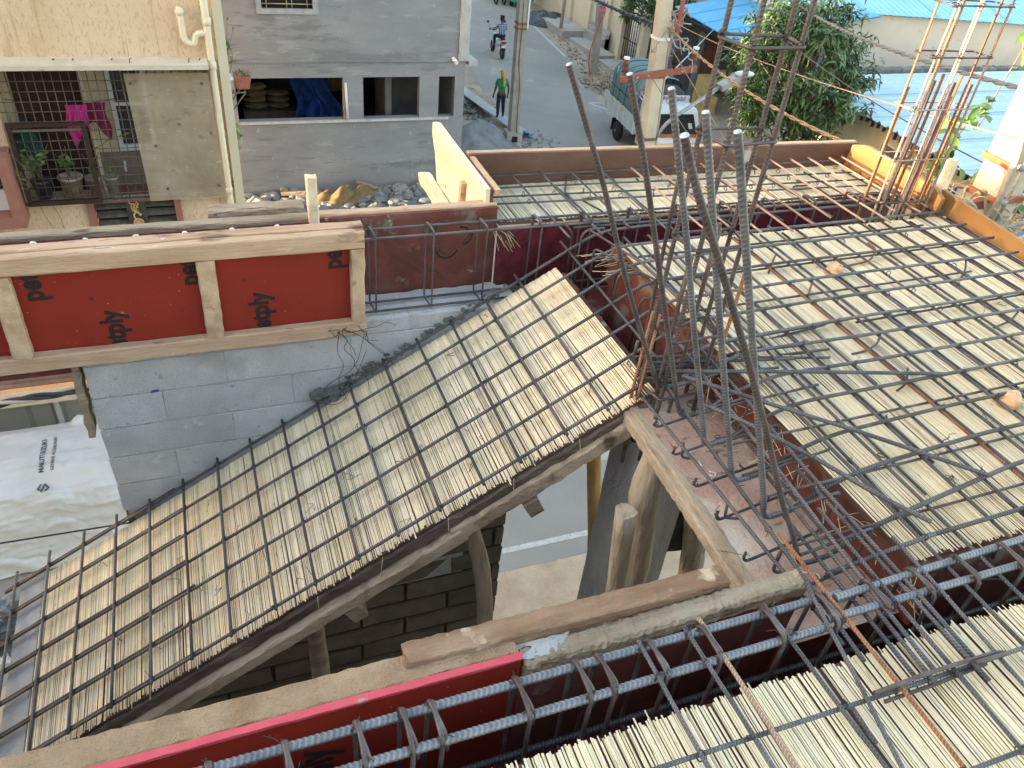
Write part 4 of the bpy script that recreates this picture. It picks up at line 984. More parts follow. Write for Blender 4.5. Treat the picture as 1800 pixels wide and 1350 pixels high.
for y in (0.0,-2.35):
    for s_ in (-1, 1):
        w_ = obj('wheel', MB().lathe(tl(s_*.76,y,.31), [(0,-.09),(.2,-.09),(.29,-.08),(.31,-.05),(.31,.05),(.29,.08),(.2,.09),(0,.09)], 20, (1,0,0)), tyre, tk)
        obj('rim', MB().lathe(tl(s_*.855,y,.31), [(.19,0),(.17,-.03),(.06,-.02),(.05,.02),(0,.02)], 14, (s_,0,0)), mk('grey_rim', [(.5,(.12,.12,.12))], 5, .6) if 'grey_rim' not in bpy.data.materials else bpy.data.materials['grey_rim'], w_)
obj('mud_flap', tbox(MB(), -.88,-.62,.36,.38,.22,.62), M['black'], tk)
obj('roof_rack', MB().tube([tl(-.76,-1.46,1.80),tl(-.50,-1.40,2.12)], .02, 5).tube([tl(-.76,-1.46,1.80),tl(-.80,-1.05,1.9)], .02, 5).tube([tl(-.70,-1.44,1.88),tl(-.76,-1.0,2.0)], .02, 5).tube([tl(-.58,-1.42,2.02),tl(-.68,-1.0,2.14)], .02, 5).tube([tl(-.80,-1.05,1.9),tl(-.6,-1.0,2.2)], .02, 5), cabw, tk)
TXT = []
def text(parent, body, origin, xd, yd, size, mat, name='lettering', off=0., sx=1., th=.001, align='CENTER', warp=None):
    c = bpy.data.curves.new('t', 'FONT'); c.body = body; c.size = size; c.align_x = align; c.align_y = 'CENTER'; c.offset = off; c.resolution_u = 3
    o = bpy.data.objects.new('t', c); col.objects.link(o)
    dg = bpy.context.evaluated_depsgraph_get(); me = bpy.data.meshes.new_from_object(o.evaluated_get(dg))
    bpy.data.objects.remove(o)
    xd, yd = V(xd).normalized(), V(yd).normalized(); n_ = xd.cross(yd); og = V(origin)
    vs = [og+xd*(p.co.x*sx)+yd*p.co.y+n_*th for p in me.vertices]
    if warp: vs = [warp(p) for p in vs]
    g = MB(); g.add(vs, [tuple(p.vertices) for p in me.polygons])
    bpy.data.meshes.remove(me)
    return obj(name, g, mat, parent)
text(sg, 'ಶ್ರೀ ಗಜಾನನ', tl(.08,-1.725,1.92), (1,0,0), (0,0,1), .17, M['blue_print'], off=.004)
tk.rotation_euler = (0, 0, R(-6))

# ================================================================== SHEDS AND BUILDINGS ON THE RIGHT
def corr(p0, p1, q0, q1, n, amp, name, mat, parent, sheets=4, prof='sin'):
    """corrugated sheets: p0->p1 along the eave, q0->q1 along the top edge"""
    p0, p1, q0, q1 = map(V, (p0, p1, q0, q1))
    for s_ in range(sheets):
        a, b = s_/sheets, (s_+1)/sheets+.006
        m_ = max(4, n//sheets)*4
        def f(u, v):
            t = a+(b-a)*u; base = (p0.lerp(p1, t)).lerp(q0.lerp(q1, t), v)
            ph = u*(m_/4)*2*PI
            h = math.cos(ph) if prof == 'sin' else max(-.3, min(1, 2.2*math.cos(ph)-1.1))
            return base+V((0,0,amp*h + .004*s_ + .01*noise.noise(base*.8)))
        obj('roof_sheet', MB().grid(f, m_, 6, prof == 'sin'), mat, parent)
sh = thing('blue_roof_shed', 'dark open shed under a bright blue corrugated roof', 'shed', (18.5,25.5,0))
corr((17.05,23.3,3.15),(17.55,28.2,3.15),(22.5,22.9,4.1),(23,28.0,4.1), 44, .03, 'r', mk('blue_sheet', [(.3,(.13,.42,.66)),(.7,(.19,.50,.74))], 2, .45), sh)
g = MB(); g.box(20.5,22,23.4,28,0,3.3); g.box(17.6,20.5,27.8,28.0,0,3.1); g.box(17.55,17.75,27.6,27.8,0,3.1); g.box(17.45,17.62,25.9,26.05,0,3.1)
obj('wall', g, mk('shed_wall', [(.3,(.10,.095,.10)),(.7,(.16,.155,.16))], 3, .9), sh)
obj('door', MB().box(19.0,19.6,27.75,27.79,0,2.2), mk('rusty_door', [(.3,(.20,.075,.05)),(.7,(.28,.12,.08))], 4, .8), sh)
obj('fascia', MB().box(17.15,17.22,23.4,28.1,2.95,3.1), M['black'], sh)
for k, (x, y, z) in enumerate(((18.2,26.4,0),(18.2,25.75,0),(18.25,26.1,.62))):
    solo('yellow_crate', MB().rough((x,y,z+.0),(x,y,z+.6),.55,.6,(0,1,0),3,.01,.03), mk('crate_yellow', [(.4,(.50,.36,.12)),(.6,(.60,.46,.2))], 4, .7) if k == 0 else bpy.data.materials['crate_yellow'],
         ('yellow box on the shed floor at the back','yellow box on the shed floor nearer the tree','yellow box lying on top of two others in the shed')[k], 'box', 'yellow boxes in the blue shed')
pr = thing('pale_roof_house', 'cream house under a pale blue sheet roof right of the mango tree', 'house', (18,16,0))
corr((17.05,19.72,3.05),(15.9,9.0,3.05),(29,19.80,3.12),(29,9.0,3.12), 30, .055, 'r', mk('pale_blue_sheet', [(.25,(.36,.50,.61)),(.6,(.43,.57,.67)),(.8,(.49,.61,.70))], .8, .5, spots=[(5.,.68,.06,(.33,.38,.42))]), pr, 6, 'box')
g = MB(); g.hexa([(17.48,19.3,0),(16.35,9.6,0),(16.6,9.6,0),(17.73,19.3,0),(17.48,19.3,2.96),(16.35,9.6,2.96),(16.6,9.6,2.96),(17.73,19.3,2.96)]); g.box(17.73,28,19.1,19.3,0,2.96)
obj('wall', g, mk('yellow_cream_wall', [(.3,(.53,.45,.29)),(.7,(.62,.54,.37))], 2, .85, .1, 30), pr)
def pw(y): return 17.55-(19.9-y)*.1165
wn = obj('window_frame', MB().hexa([(pw(15.9)-.02,15.9,1.75),(pw(14.0)-.02,14.0,1.75),(pw(14)+.06,14.0,1.75),(pw(15.9)+.06,15.9,1.75),(pw(15.9)-.02,15.9,2.55),(pw(14.0)-.02,14.0,2.55),(pw(14)+.06,14.0,2.55),(pw(15.9)+.06,15.9,2.55)]), M['cream_plain'], pr)
g = MB()
for k in range(9): g.hexa([(pw(15.8)-.035,15.8,1.8+.078*k),(pw(14.1)-.035,14.1,1.8+.078*k),(pw(14.1)-.02,14.1,1.8+.078*k),(pw(15.8)-.02,15.8,1.8+.078*k),(pw(15.8)-.05,15.8,1.85+.078*k),(pw(14.1)-.05,14.1,1.85+.078*k),(pw(14.1)-.02,14.1,1.87+.078*k),(pw(15.8)-.02,15.8,1.87+.078*k)])
obj('shutter', g, mk('grey_shutter', [(.3,(.10,.12,.13)),(.7,(.17,.19,.20))], 4, .6), wn)
bs = mk('blue_sign', [(.4,(.01,.08,.30)),(.6,(.02,.11,.38))], 4, .5)
for y0, y1, n_ in ((13.55,12.85,'a'),(12.3,11.2,'b')):
    s_ = obj('sign', MB().hexa([(pw(y0)-.05,y0,2.3),(pw(y1)-.05,y1,2.3),(pw(y1)-.02,y1,2.3),(pw(y0)-.02,y0,2.3),(pw(y0)-.05,y0,2.6),(pw(y1)-.05,y1,2.6),(pw(y1)-.02,y1,2.6),(pw(y0)-.02,y0,2.6)]), bs, pr)
    ym = (y0+y1)/2; obj('sign_mark', MB().blob((pw(ym)-.055,ym,2.46),.004,.14,.07,10,6,0).blob((pw(ym)-.06,ym-.02,2.46),.004,.06,.03,8,5,0), M['white_paint'], s_)
drips = MB()
for k in range(46):
    y = 19.6-.24*k; x = 17.05-(19.72-y)*.107
    drips.box(x-.02, x+.05, y, y+.05, 2.90+random.uniform(-.04,.03), 3.03)
obj('gutter_edge', drips, M['black'], pr)
obj('verge_board', MB().hexa([(17.14,19.5,2.86),(16.0,9.0,2.86),(16.06,9.0,2.86),(17.20,19.5,2.86),(17.14,19.5,2.97),(16.0,9.0,2.97),(16.06,9.0,2.97),(17.20,19.5,2.97)]), mk('tan_verge', [(.3,(.42,.30,.19)),(.7,(.52,.40,.27))], 3, .8), pr)
pp = thing('parapet_wall', 'dark weathered parapet wall behind the pale blue roof', 'wall', (24,20.8,0))
for k in range(26): obj('coping_stone', MB().rough((18.3+.46*k,19.98,3.17),(18.74+.46*k,19.98,3.17),.30,.15,n=3,j=.012), mk('dark_coping', [(.3,(.10,.10,.10)),(.7,(.19,.19,.185))], 3, .95, .4, 20, objrand=.2) if 'dark_coping' not in bpy.data.materials else bpy.data.materials['dark_coping'], pp)
obj('wall', MB().box(18.3,30.2,19.88,20.08,0,3.095), bpy.data.materials['dark_coping'], pp)
ch = thing('cream_building', 'long plain cream building with a sky blue roof at the upper right', 'building', (25,24,0))
obj('wall', MB().prism([(19.9,24.3,0),(34,21.75,0),(34.5,27,0),(20.5,29,0)], (0,0,3.98)), mk('pinkish_cream_wall', [(.3,(.62,.53,.45)),(.7,(.70,.62,.53))], 1.2, .9, .1, 30, spots=[(1.6,.64,.1,(.52,.44,.36),(1,1,2))]), ch)
rfm = mk('sky_blue_sheet', [(.3,(.16,.42,.62)),(.7,(.22,.50,.70))], 1, .4)
corr((34.2,21.45,4.02),(19.6,24.15,4.02),(34.6,28,5.4),(20.3,30,5.4), 60, .012, 'r', rfm, ch, 5)
wb = thing('white_building', 'white streaked building wall behind the bright blue shed', 'building', (24,33,0))
obj('wall', MB().box(20.8,30,31.5,36,0,6.5), mk('streaked_white_wall', [(.3,(.56,.60,.64)),(.7,(.68,.71,.74))], 1.5, .9, spots=[(3.,.62,.1,(.45,.50,.56),(2,2,.2))]), wb)
obj('roof', MB().box(20.6,30.2,31.3,36.2,6.5,6.7), M['concrete'], wb)
obj('wall', MB().box(18.6,18.75,20.2,23.2,0,1.9), mk('pale_pink_wall', [(.3,(.50,.45,.42)),(.7,(.58,.53,.49))], 2, .9), thing('boundary_wall', 'pale plastered boundary wall under the mango tree', 'wall', (18.7,21.5,0)))
# far side of the street
cw = thing('boundary_wall', 'cream boundary wall with pilasters beside the far pavement', 'wall', (18.5,37,0))
obj('wall', MB().box(18.25,18.5,33.0,44,0,2.7), M['cream_plain'], cw)
for y in (33.1,34.6,36.6,38.8): obj('pilaster', MB().box(18.12,18.25,y,y+.3,0,2.8), M['cream_plain'], cw)
st = thing('steps', 'three grey concrete steps in front of the cream boundary wall', 'steps', (17.9,35,0))
for k in range(3): obj('step', MB().box(17.75+.17*k,18.12,34.2,36.2,.0,.5+.17*k), M['slab_conc'], st)
gt = thing('gate', 'dark barred gate between pale pillars behind the concrete post', 'gate', (17.9,31.5,0))
for y in (30.7,32.6): obj('gate_pillar', MB().box(17.8,18.15,y,y+.32,0,2.3), M['cream_plain'], gt)
for k in range(8): obj('gate_bar', MB().tube([(17.95,31.1+.2*k,.1),(17.95,31.1+.2*k,1.9)], .02, 5), M['black'], gt)
for z in (.2,1.0,1.85): obj('gate_rail', MB().tube([(17.95,31.02,z),(17.95,32.6,z)], .02, 5), M['black'], gt)
hp = thing('concrete_post', 'square concrete post with an orange hose looped down its side', 'post', (15.68,30.5,0))
obj('post', MB().rough((15.68,30.5,0),(15.55,30.5,2.9),.27,.25,(0,1,0),6,.006,.02), rcc2, hp)
obj('hose', MB().tube(fillet([(15.62,30.33,2.3),(15.45,30.3,1.75),(15.24,30.28,1.0),(15.28,30.28,.45),(15.45,30.25,.05)], .3, 6), .026, 6), mk('orange_hose', [(.4,(.46,.09,.03)),(.6,(.55,.14,.05))], 6, .5), hp)
solo('pink_rag', MB().grid(lambda u, v: (15.44+.26*u, 30.32+.03*math.sin(9*u+4*v), 2.72-.55*v*(.7+.3*math.sin(u*7))), 10, 8), mk('pink_rag', [(.4,(.42,.10,.13)),(.6,(.55,.18,.2))], 8, .8), 'pinkish rag tied round the concrete hose post', 'rag')
solo('wooden_pole', MB().tube([(16.85,36.9,0),(16.9,36.9,1.8),(17.02,36.9,4.5)], [.09,.085,.07], 8), M['pole_wood'], 'thin wooden pole at the edge of the far pavement', 'pole')
def heapf(u, v):
    a = v*2*PI; q = u; x = 17.2+1.35*q*math.cos(a); y = 39.6+1.5*q*math.sin(a)
    return (x, y, .01+max(0,(1-q**2))*(.42+.22*noise.noise(V((x*2.2,y*2.2,5))))+.10*abs(noise.noise(V((x*5,y*5,2))))*(1.05-q))
solo('black_tarpaulin', MB().grid(heapf, 20, 40), mk('black_plastic', [(.4,(.035,.037,.04)),(.6,(.075,.08,.085))], 5, .5), 'crumpled black plastic sheet heaped at the roadside', 'tarpaulin')
ar = thing('rickshaw', 'green auto rickshaw with black hood partly out of frame up the street', 'rickshaw', (17.0,43.0,0))
obj('body', MB().prism([(16.4,42.4,.3),(16.4,44.6,.3),(16.4,44.8,1.1),(16.4,42.3,1.1)], (1.2,0,0)), mk('rick_green', [(.4,(.05,.30,.22)),(.6,(.09,.40,.30))], 5, .4), ar)
obj('hood', MB().prism([(16.42,42.35,1.1),(16.42,44.7,1.1),(16.42,44.3,1.75),(16.42,42.7,1.8)], (1.16,0,0)), M['black'], ar)
for x in (16.5,17.5): obj('wheel', MB().lathe((x,42.8,.22), [(0,-.05),(.2,-.05),(.22,0),(.2,.05),(0,.05)], 14, (1,0,0)), tyre, ar)
obj('wheel', MB().lathe((17.0,44.7,.22), [(0,-.05),(.2,-.05),(.22,0),(.2,.05),(0,.05)], 14, (1,0,0)), tyre, ar)
for k, (x, lab) in enumerate(((15.75,'dark motorcycle parked at the top edge left of the pole'),(16.2,'dark motorcycle parked at the top edge right of the pole'))):
    mc = thing('motorcycle', lab, 'motorcycle', (x,43.2,0), 'motorcycles parked up the street')
    for yy in (0,1.2): obj('wheel', MB().tube([(x,43.2+yy+.27*math.cos(a),.32+.27*math.sin(a)) for a in [q*PI/9 for q in range(19)]], .05, 7, False), tyre, mc)
    skin('body', {'a':(0,-.1,.75,.09,.06),'b':(0,.35,.72,.12,.12),'c':(0,.75,.85,.13,.12),'d':(0,1.05,.8,.06,.08),'e':(0,.5,.42,.14,.16)}, [('a','b'),('b','c'),('c','d'),('b','e')], M['black'], mc, 'b', 1)
    obj('handlebar', MB().tube([(x-.33,44.0,1.0),(x,44.15,1.02),(x+.33,44.0,1.0)], .018, 5), M['black'], mc)

# ================================================================== TREES
def tree(label, base, trunk, cc, rad, nclump, nleaf, L, W, mat, seed, name='mango_tree'):
    random.seed(seed)
    t = thing(name, label, 'tree', base)
    bark = bpy.data.materials.get('bark') or mk('bark', [(.3,(.12,.09,.065)),(.7,(.21,.17,.13))], 5, .95, .8, 20, stretch=(2,2,.5))
    obj('trunk', MB().tube([V(base), V(base).lerp(V(trunk),.5)+V((.08,.05,0)), V(trunk)], [.17,.14,.11], 10), bark, t)
    lm = MB(); cr = MB()
    for k in range(nclump):
        d = V((random.gauss(0,1), random.gauss(0,1), random.gauss(0,1))).normalized(); q = random.uniform(.45, 1.0)**.6
        nz = 1+.28*noise.noise(d*1.6+V((seed,0,0)))
        c = V(cc)+V((d.x*rad[0], d.y*rad[1], d.z*rad[2]))*q*nz
        if k % 6 == 0: lm.tube(fillet([V(trunk), V(trunk).lerp(c,.5)+V((0,0,.2)), c], .4, 3), [.05-.0045*i for i in range(6)] if False else .028, 5)
        tone = random.uniform(.65, 1.35); warm = random.random() < .12
        for i in range(nleaf):
            dr = V((random.gauss(0,1), random.gauss(0,1), random.gauss(-.45,.6))).normalized()
            p = c+V((random.gauss(0,.10), random.gauss(0,.10), random.gauss(0,.10)))
            l_ = L*random.uniform(.7,1.25); w2 = W*random.uniform(.8,1.2)/2
            sdv = dr.cross(V((random.gauss(0,.4), random.gauss(0,.4), 1)))
            if sdv.length < .05: continue
            sdv.normalize(); up_ = sdv.cross(dr)
            mid = p+dr*l_*.5+up_*l_*.06; tip = p+dr*l_-V((0,0,l_*.22))
            tn = tone*random.uniform(.8,1.2); cl = (tn*1.5, tn*1.25, tn*.8) if warm else (tn, tn, tn)
            cr.add([p, p+dr*l_*.38+sdv*w2, mid, p+dr*l_*.38-sdv*w2, p+dr*l_*.75+sdv*w2*.6-V((0,0,l_*.08)), p+dr*l_*.75-sdv*w2*.6-V((0,0,l_*.08)), tip],
                   [(0,1,2),(0,2,3),(1,4,2),(2,5,3),(4,6,2),(2,6,5)], False, None, cl)
    obj('limb', lm, bark, t); o_ = obj('crown', cr, mat, t, kind='stuff')
    return t
mg = mk('mango_leaves', [(.3,(.045,.085,.026)),(.6,(.075,.128,.04)),(.8,(.11,.165,.06))], 3, .42, vcol=True, spec=.45)
tree('large mango tree in full leaf between the truck and the pale blue roof', (16.4,18.6,0), (16.2,18.4,2.0), (15.5,18.1,3.75), (1.95,1.9,1.85), 340, 24, .27, .075, mg, 5)
tree('dense dark tree beside the gate behind the truck', (18.4,31.3,0), (18.4,31.2,1.8), (18.6,31.6,3.3), (1.9,2.0,1.5), 170, 22, .22, .085, mk('dark_leaves', [(.3,(.035,.07,.02)),(.6,(.06,.11,.03)),(.8,(.20,.13,.04))], 2, .5, vcol=True), 9, 'roadside_tree')
random.seed(31)
# sunlit creeper and branches around the right pole
br = thing('leafy_branch', 'sunlit branch of oval leaves in front of the pale roof by the right pole', 'branch', (4.95,4.3,6.9))
for (p0, p1, n_) in (((5.3,4.3,7.0),(5.05,4.2,7.48),16),((5.3,4.3,7.0),(5.35,4.25,7.5),10),((5.25,4.3,6.9),(5.15,4.2,7.2),14),((5.5,4.3,7.3),(5.62,4.3,8.0),10)):
    pth = wob(p0, p1, 6, .04); obj('stem', MB().tube(pth, .006, 5), stemm, br)
    for i in range(n_):
        b = pth[random.randrange(1, 7)]
        leaf(br, b, (random.gauss(0,.8), random.gauss(-.3,.4), random.gauss(-.25,.5)), .125, .062, random.choice((leafy, leafm)))
br = thing('leafy_branch', 'sprig of leaves entering at the right edge beside the pole', 'branch', (5.6,4.0,7.9))
pth = wob((5.75,4.0,8.0),(5.35,3.95,7.98), 6, .03); obj('stem', MB().tube(pth, .005, 5), stemm, br)
for i in range(9): leaf(br, pth[random.randrange(2,7)], (random.gauss(-.5,.5), random.gauss(-.3,.3), random.gauss(-.5,.4)), .13, .06, random.choice((leafy, leafm)))
pth = wob((5.7,4.0,8.25),(5.5,3.95,8.2), 6, .03); obj('stem', MB().tube(pth, .005, 5), stemm, br)
for i in range(6): leaf(br, pth[random.randrange(2,7)], (random.gauss(-.3,.5), random.gauss(-.3,.3), random.gauss(-.3,.4)), .12, .06, leafy)
vt = MB(); vines = thing('vine_tangle', 'tangle of pale dry vines and cable loops at the foot of the right pole', 'vines', (5.0,3.6,6.9))
for k in range(85):
    p = [V((random.uniform(4.5,5.9), random.uniform(3.35,3.75), random.uniform(6.75,7.12)))]
    d = V((random.gauss(0,1), random.gauss(0,.3), random.gauss(0,.5))).normalized()
    for i in range(6):
        d = (d+V((random.gauss(0,.5), random.gauss(0,.3), random.gauss(0,.5)))).normalized(); q = p[-1]+d*.09
        q.y = max(3.3, min(3.85, q.y)); q.z = max(6.7, min(7.2, q.z)); p.append(q)
    vt.tube(fillet(p, .05, 3), random.choice((.004,.005,.007,.010)), 5)
obj('vine', vt, mk('dry_vine', [(.3,(.34,.27,.17)),(.6,(.52,.44,.31)),(.8,(.62,.56,.45))], 7, .8, island=.35), vines, kind='stuff')
for k, (a, b_) in enumerate((((4.35,3.42,7.1),(4.75,3.40,7.05)),((4.75,3.38,6.98),(5.7,3.42,7.12)),((4.45,3.45,6.95),(4.62,3.45,7.12)))):
    pth = fillet([V(a), (V(a)+V(b_))/2+V((0,-.03,.14 if k != 1 else -.06)), V(b_)], .3, 8)
    obj('cable_loop', MB().tube(pth, .013, 6), bpy.data.materials['grey_cable'], vines)
obj('blue_cord', MB().tube(wob((4.95,3.36,6.88),(5.8,3.36,7.05),8,.03), .009, 5), bt, vines)
for i in range(70):
    leaf(vines, (random.uniform(4.8,6.0), random.uniform(3.5,4.1), random.uniform(6.55,7.25)), (random.gauss(0,.8), random.gauss(-.4,.5), random.gauss(.1,.5)), random.choice((.09,.12)), .058, random.choice((leafy, leafy, leafm)))

# ================================================================== COVERED CAR
CP = [(8.52,.05),(8.56,.45),(8.62,.95),(8.74,1.20),(8.95,1.34),(9.25,1.42),(9.75,1.44),(9.98,1.36),(10.12,1.05),(10.2,.1)]
def carp(s, x):
    L = []; d = 0
    for i in range(len(CP)):
        if i: d += math.dist(CP[i], CP[i-1])
        L.append(d)
    d = s*L[-1]
    for i in range(1, len(CP)):
        if d <= L[i]+1e-9:
            t = (d-L[i-1])/(L[i]-L[i-1]); t2 = t*t*(3-2*t)*.35+t*.65
            y = CP[i-1][0]+(CP[i][0]-CP[i-1][0])*t2; z = CP[i-1][1]+(CP[i][1]-CP[i-1][1])*t2; break
    e = max(0, (x+1.55)/.8); z *= 1-.28*min(1, e)**2
    if x > -.95: z *= max(.05, 1-(x+.95)/.12)
    f = noise.noise(V((x*1.1, s*9, 3.)))
    wv = .020*math.sin(s*46+3.2*f+x*2.2)+.034*noise.noise(V((x*1.6+s*3, s*24, 7)))+.034*abs(noise.noise(V((x*3.2-s*6, s*38, 1))))+.012*abs(noise.noise(V((x*9+s*14, s*22, 4))))
    sidef = 1 if s < .42 else .55
    z += wv*sidef*(1 if z > .2 else z*4); y += (-1 if s < .35 else .3)*abs(wv)*1.1
    for (mx, my, mz, ra) in ((-2.16,9.93,.13,.17),(-2.45,8.60,.10,.28)):
        q = math.hypot(x-mx, (y-my)*1.2)/ra
        if q < 1: z += mz*(1-q*q)**2
    return V((x, y, max(.03, z)))
M['car_print'] = mk('grey_print', [(.3,(.06,.06,.065)),(.7,(.12,.12,.125))], 30, .6)
cc = thing('covered_car', 'parked car hidden under a silver white fabric cover', 'car', (-2.8,9.35,0))
obj('fabric_cover', MB().grid(lambda u, v: carp(v, -5.6+4.75*u), 190, 150), M['cover'], cc)
for x in (-4.4,-1.7):
    for y in (8.75,9.97): obj('wheel', MB().lathe((x,y,.29), [(0,-.08),(.27,-.08),(.29,0),(.27,.08),(0,.08)], 16, (0,1,0)), tyre, cc)
def onto(p):      # lay flat lettering on the cover's top
    lo, hi = .3, .75
    for _ in range(24):
        mid = (lo+hi)/2
        if carp(mid, p.x).y < p.y: lo = mid
        else: hi = mid
    q = carp((lo+hi)/2, p.x); return V((p.x, p.y, q.z+.006))
text(cc, 'MARUTI SUZUKI', (-2.565,9.26,1.4), (.03,1,0), (-1,.03,0), .085, M['car_print'], off=.003, sx=.92, warp=onto)
text(cc, 'GENUINE ACCESSORIES', (-2.435,9.27,1.4), (.03,1,0), (-1,.03,0), .056, M['car_print'], off=.0012, sx=.98, warp=onto)
lg = MB(); P_ = [(.70,.36),(0,.82),(-.72,.26),(.72,-.26),(0,-.82),(-.70,-.36)]
for (a0, b0), (a1, b1) in zip(P_[:-1], P_[1:]):
    l_ = math.hypot(a1-a0, b1-b0); nx, ny = -(b1-b0)/l_*.17, (a1-a0)/l_*.17; ex, ey = (a1-a0)/l_*.1, (b1-b0)/l_*.1
    lg.add([onto(V((-2.565-.075*b, 8.80+.075*a, 0))) for a, b in ((a0-ex+nx,b0-ey+ny),(a1+ex+nx,b1+ey+ny),(a1+ex-nx,b1+ey-ny),(a0-ex-nx,b0-ey-ny))], [(0,1,2,3)])
obj('emblem', lg, M['car_print'], cc)

# ================================================================== OUR BUILDING: wall, floor below, block work
fl = MB(); fl.box(-6,1.38,-3,3.14,4.0,4.2); fl.box(1.38,9,-3,3.02,4.0,4.2); struct('lower_floor', fl, M['concrete'])
fl = MB(); fl.box(-4,5.2,-6,.19,7.345,7.372); fl.box(-.76,5.2,.19,.72,7.345,7.366); struct('slab_shuttering', fl, M['ply_dark'])
fl = MB(); fl.box(-4,-.9,.19,1.0,6.93,7.37); struct('beam_stub', fl, M['ply_used'])
fl = MB(); fl.box(-4,7,-1.6,-1.4,4.2,7.345); struct('added_room_wall', fl, M['block_dark'])  # unseen back wall, added to darken the stair well
bw = thing('block_wall', 'grey concrete block wall running under and beside the stair', 'wall', (.4,3.02,4.2))
obj('mortar', MB().box(-.562,1.12,2.9518,3.135,5.2,7.075), M['mortar'], bw)
obj('mortar', MB().box(-.50,1.365,2.962,3.135,4.2,5.2), M['mortar_dark'], bw)
obj('mortar', MB().box(1.12,1.365,2.962,3.135,5.2,6.1), M['mortar_dark'], bw)
H = .165
for r_ in range(18):
    z0 = 4.2+H*r_; z1 = min(7.08, z0+H)
    xs = -.58-(.27 if r_ % 2 else 0); x = xs
    while x < 1.35:
        a, b = max(x, -.58 if z0 > 5 or r_ % 2 else -.52), min(x+.54, 1.38); x += .54
        if b-a < .05: continue
        # blocks below the stair line: brown, stair shade darkened into the colour
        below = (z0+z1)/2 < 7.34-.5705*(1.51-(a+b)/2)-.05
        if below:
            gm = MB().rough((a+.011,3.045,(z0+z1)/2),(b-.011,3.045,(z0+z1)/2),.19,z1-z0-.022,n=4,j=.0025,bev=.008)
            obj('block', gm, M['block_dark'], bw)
        else:
            gm = MB().rough((a+.0025,3.045,(z0+z1)/2),(b-.0025,3.045,(z0+z1)/2),.19,z1-z0-.005,n=5,j=.0008,bev=.003)
            obj('block', gm, M['block'], bw)
obj('wall_cap', MB().grid(lambda u, v: (.50+.75*u, 2.95+.22*v, 7.075+.012*noise.noise(V((u*9,v*5,2)))), 30, 10), M['concrete'], bw)
obj('paint_mark', MB().add([(-.352,2.947,6.838),(-.322,2.947,6.841),(-.318,2.947,6.855),(-.348,2.947,6.852)], [(0,1,2,3)]), M['blue_print'], bw)
lmp = MB(); rs = random.Random(4)
for k in range(80):
    t = rs.random(); x = .28+.95*t; z = 7.34-.5705*(1.51-x)
    if t < .10 or t > .12: lmp.blob((x, 2.935+rs.uniform(-.02,.012), z+rs.uniform(-.01,.04)), rs.uniform(.006,.020), .008, rs.uniform(.005,.012), 7, 5, .3)
for k in range(10): lmp.blob((.36+rs.uniform(-.05,.06), 2.92, 6.70+rs.uniform(-.02,.05)), .026,.018,.02,7,5,.3)
obj('mortar_smear', lmp, mk('wet_mortar', [(.3,(.10,.098,.092)),(.7,(.19,.185,.175))], 9, .95, .8, 50), bw, kind='stuff')
ed = thing('end_board', 'mortar stained upright board at the left end of the block wall', 'board', (-.61,2.98,6.6))
obj('board', MB().rough((-.612,2.98,6.66),(-.605,2.98,7.05),.10,.03,(1,0,0),10,.003), M['wood_grey'], ed)

# ================================================================== BEAM FORMWORK
fp = thing('beam_shuttering', 'bright red film ply panel in a raw timber frame above the block wall', 'formwork panel', (-.3,2.88,7.1))
sheet_ = obj('ply_sheet', MB().box(-2.6,.548,2.893,2.911,7.07,7.555), M['red_ply'], fp)
obj('top_rail', MB().rough((-2.6,2.868,7.527),(.553,2.868,7.527),.045,.074,n=40,j=.0012), M['wood'], fp)
obj('top_strip', MB().rough((-2.6,2.918,7.558),(.555,2.918,7.558),.052,.022,n=40,j=.001), M['wood'], fp)
obj('bottom_rail', MB().rough((-2.6,2.868,7.112),(.553,2.868,7.112),.045,.068,n=40,j=.0012), M['wood'], fp)
for x in (-1.43,-.737,-.053,.525):
    obj('upright', MB().rough((x-.004,2.868,7.146),(x,2.868,7.490),.066 if x < .5 else .056,.044,(0,1,0),10,.0012), M['wood_y'], fp)
def petply(x, zs, body='petply', par=None, y=2.893, mat=None, sc_=1.):
    return text(par or sheet_, body, (x, y, zs), (0,0,1), (-1,0,0), .108*sc_, mat or M['black_print'], off=.0042, sx=.82, th=.0012, align='LEFT')
for a in ((-.42,7.072,'petply'),(.128,7.088,'petply')): petply(*a)
for a in ((-.118,7.37,'petply'),(-.655,7.362,'petply'),(.432,7.385,'petply'),(-1.05,7.2,'petply')): petply(a[0], a[1], 'pet')
for x, z in ((-.468,7.352),(.082,7.372)): text(sheet_, '®', (x,2.893,z), (0,0,1), (-1,0,0), .022, M['black_print'], th=.0012)
lb = obj('paper_label', MB().box(.276,.386,2.889,2.892,7.472,7.53), M['white_paper'], fp)
g = MB(); x = .283
while x < .38:
    w_ = random.choice((.001,.002,.003)); g.box(x, x+w_, 2.8875,2.8885, 7.478, 7.489); x += w_+random.choice((.002,.004,.009))
obj('bar_code', g, M['black_print'], lb)
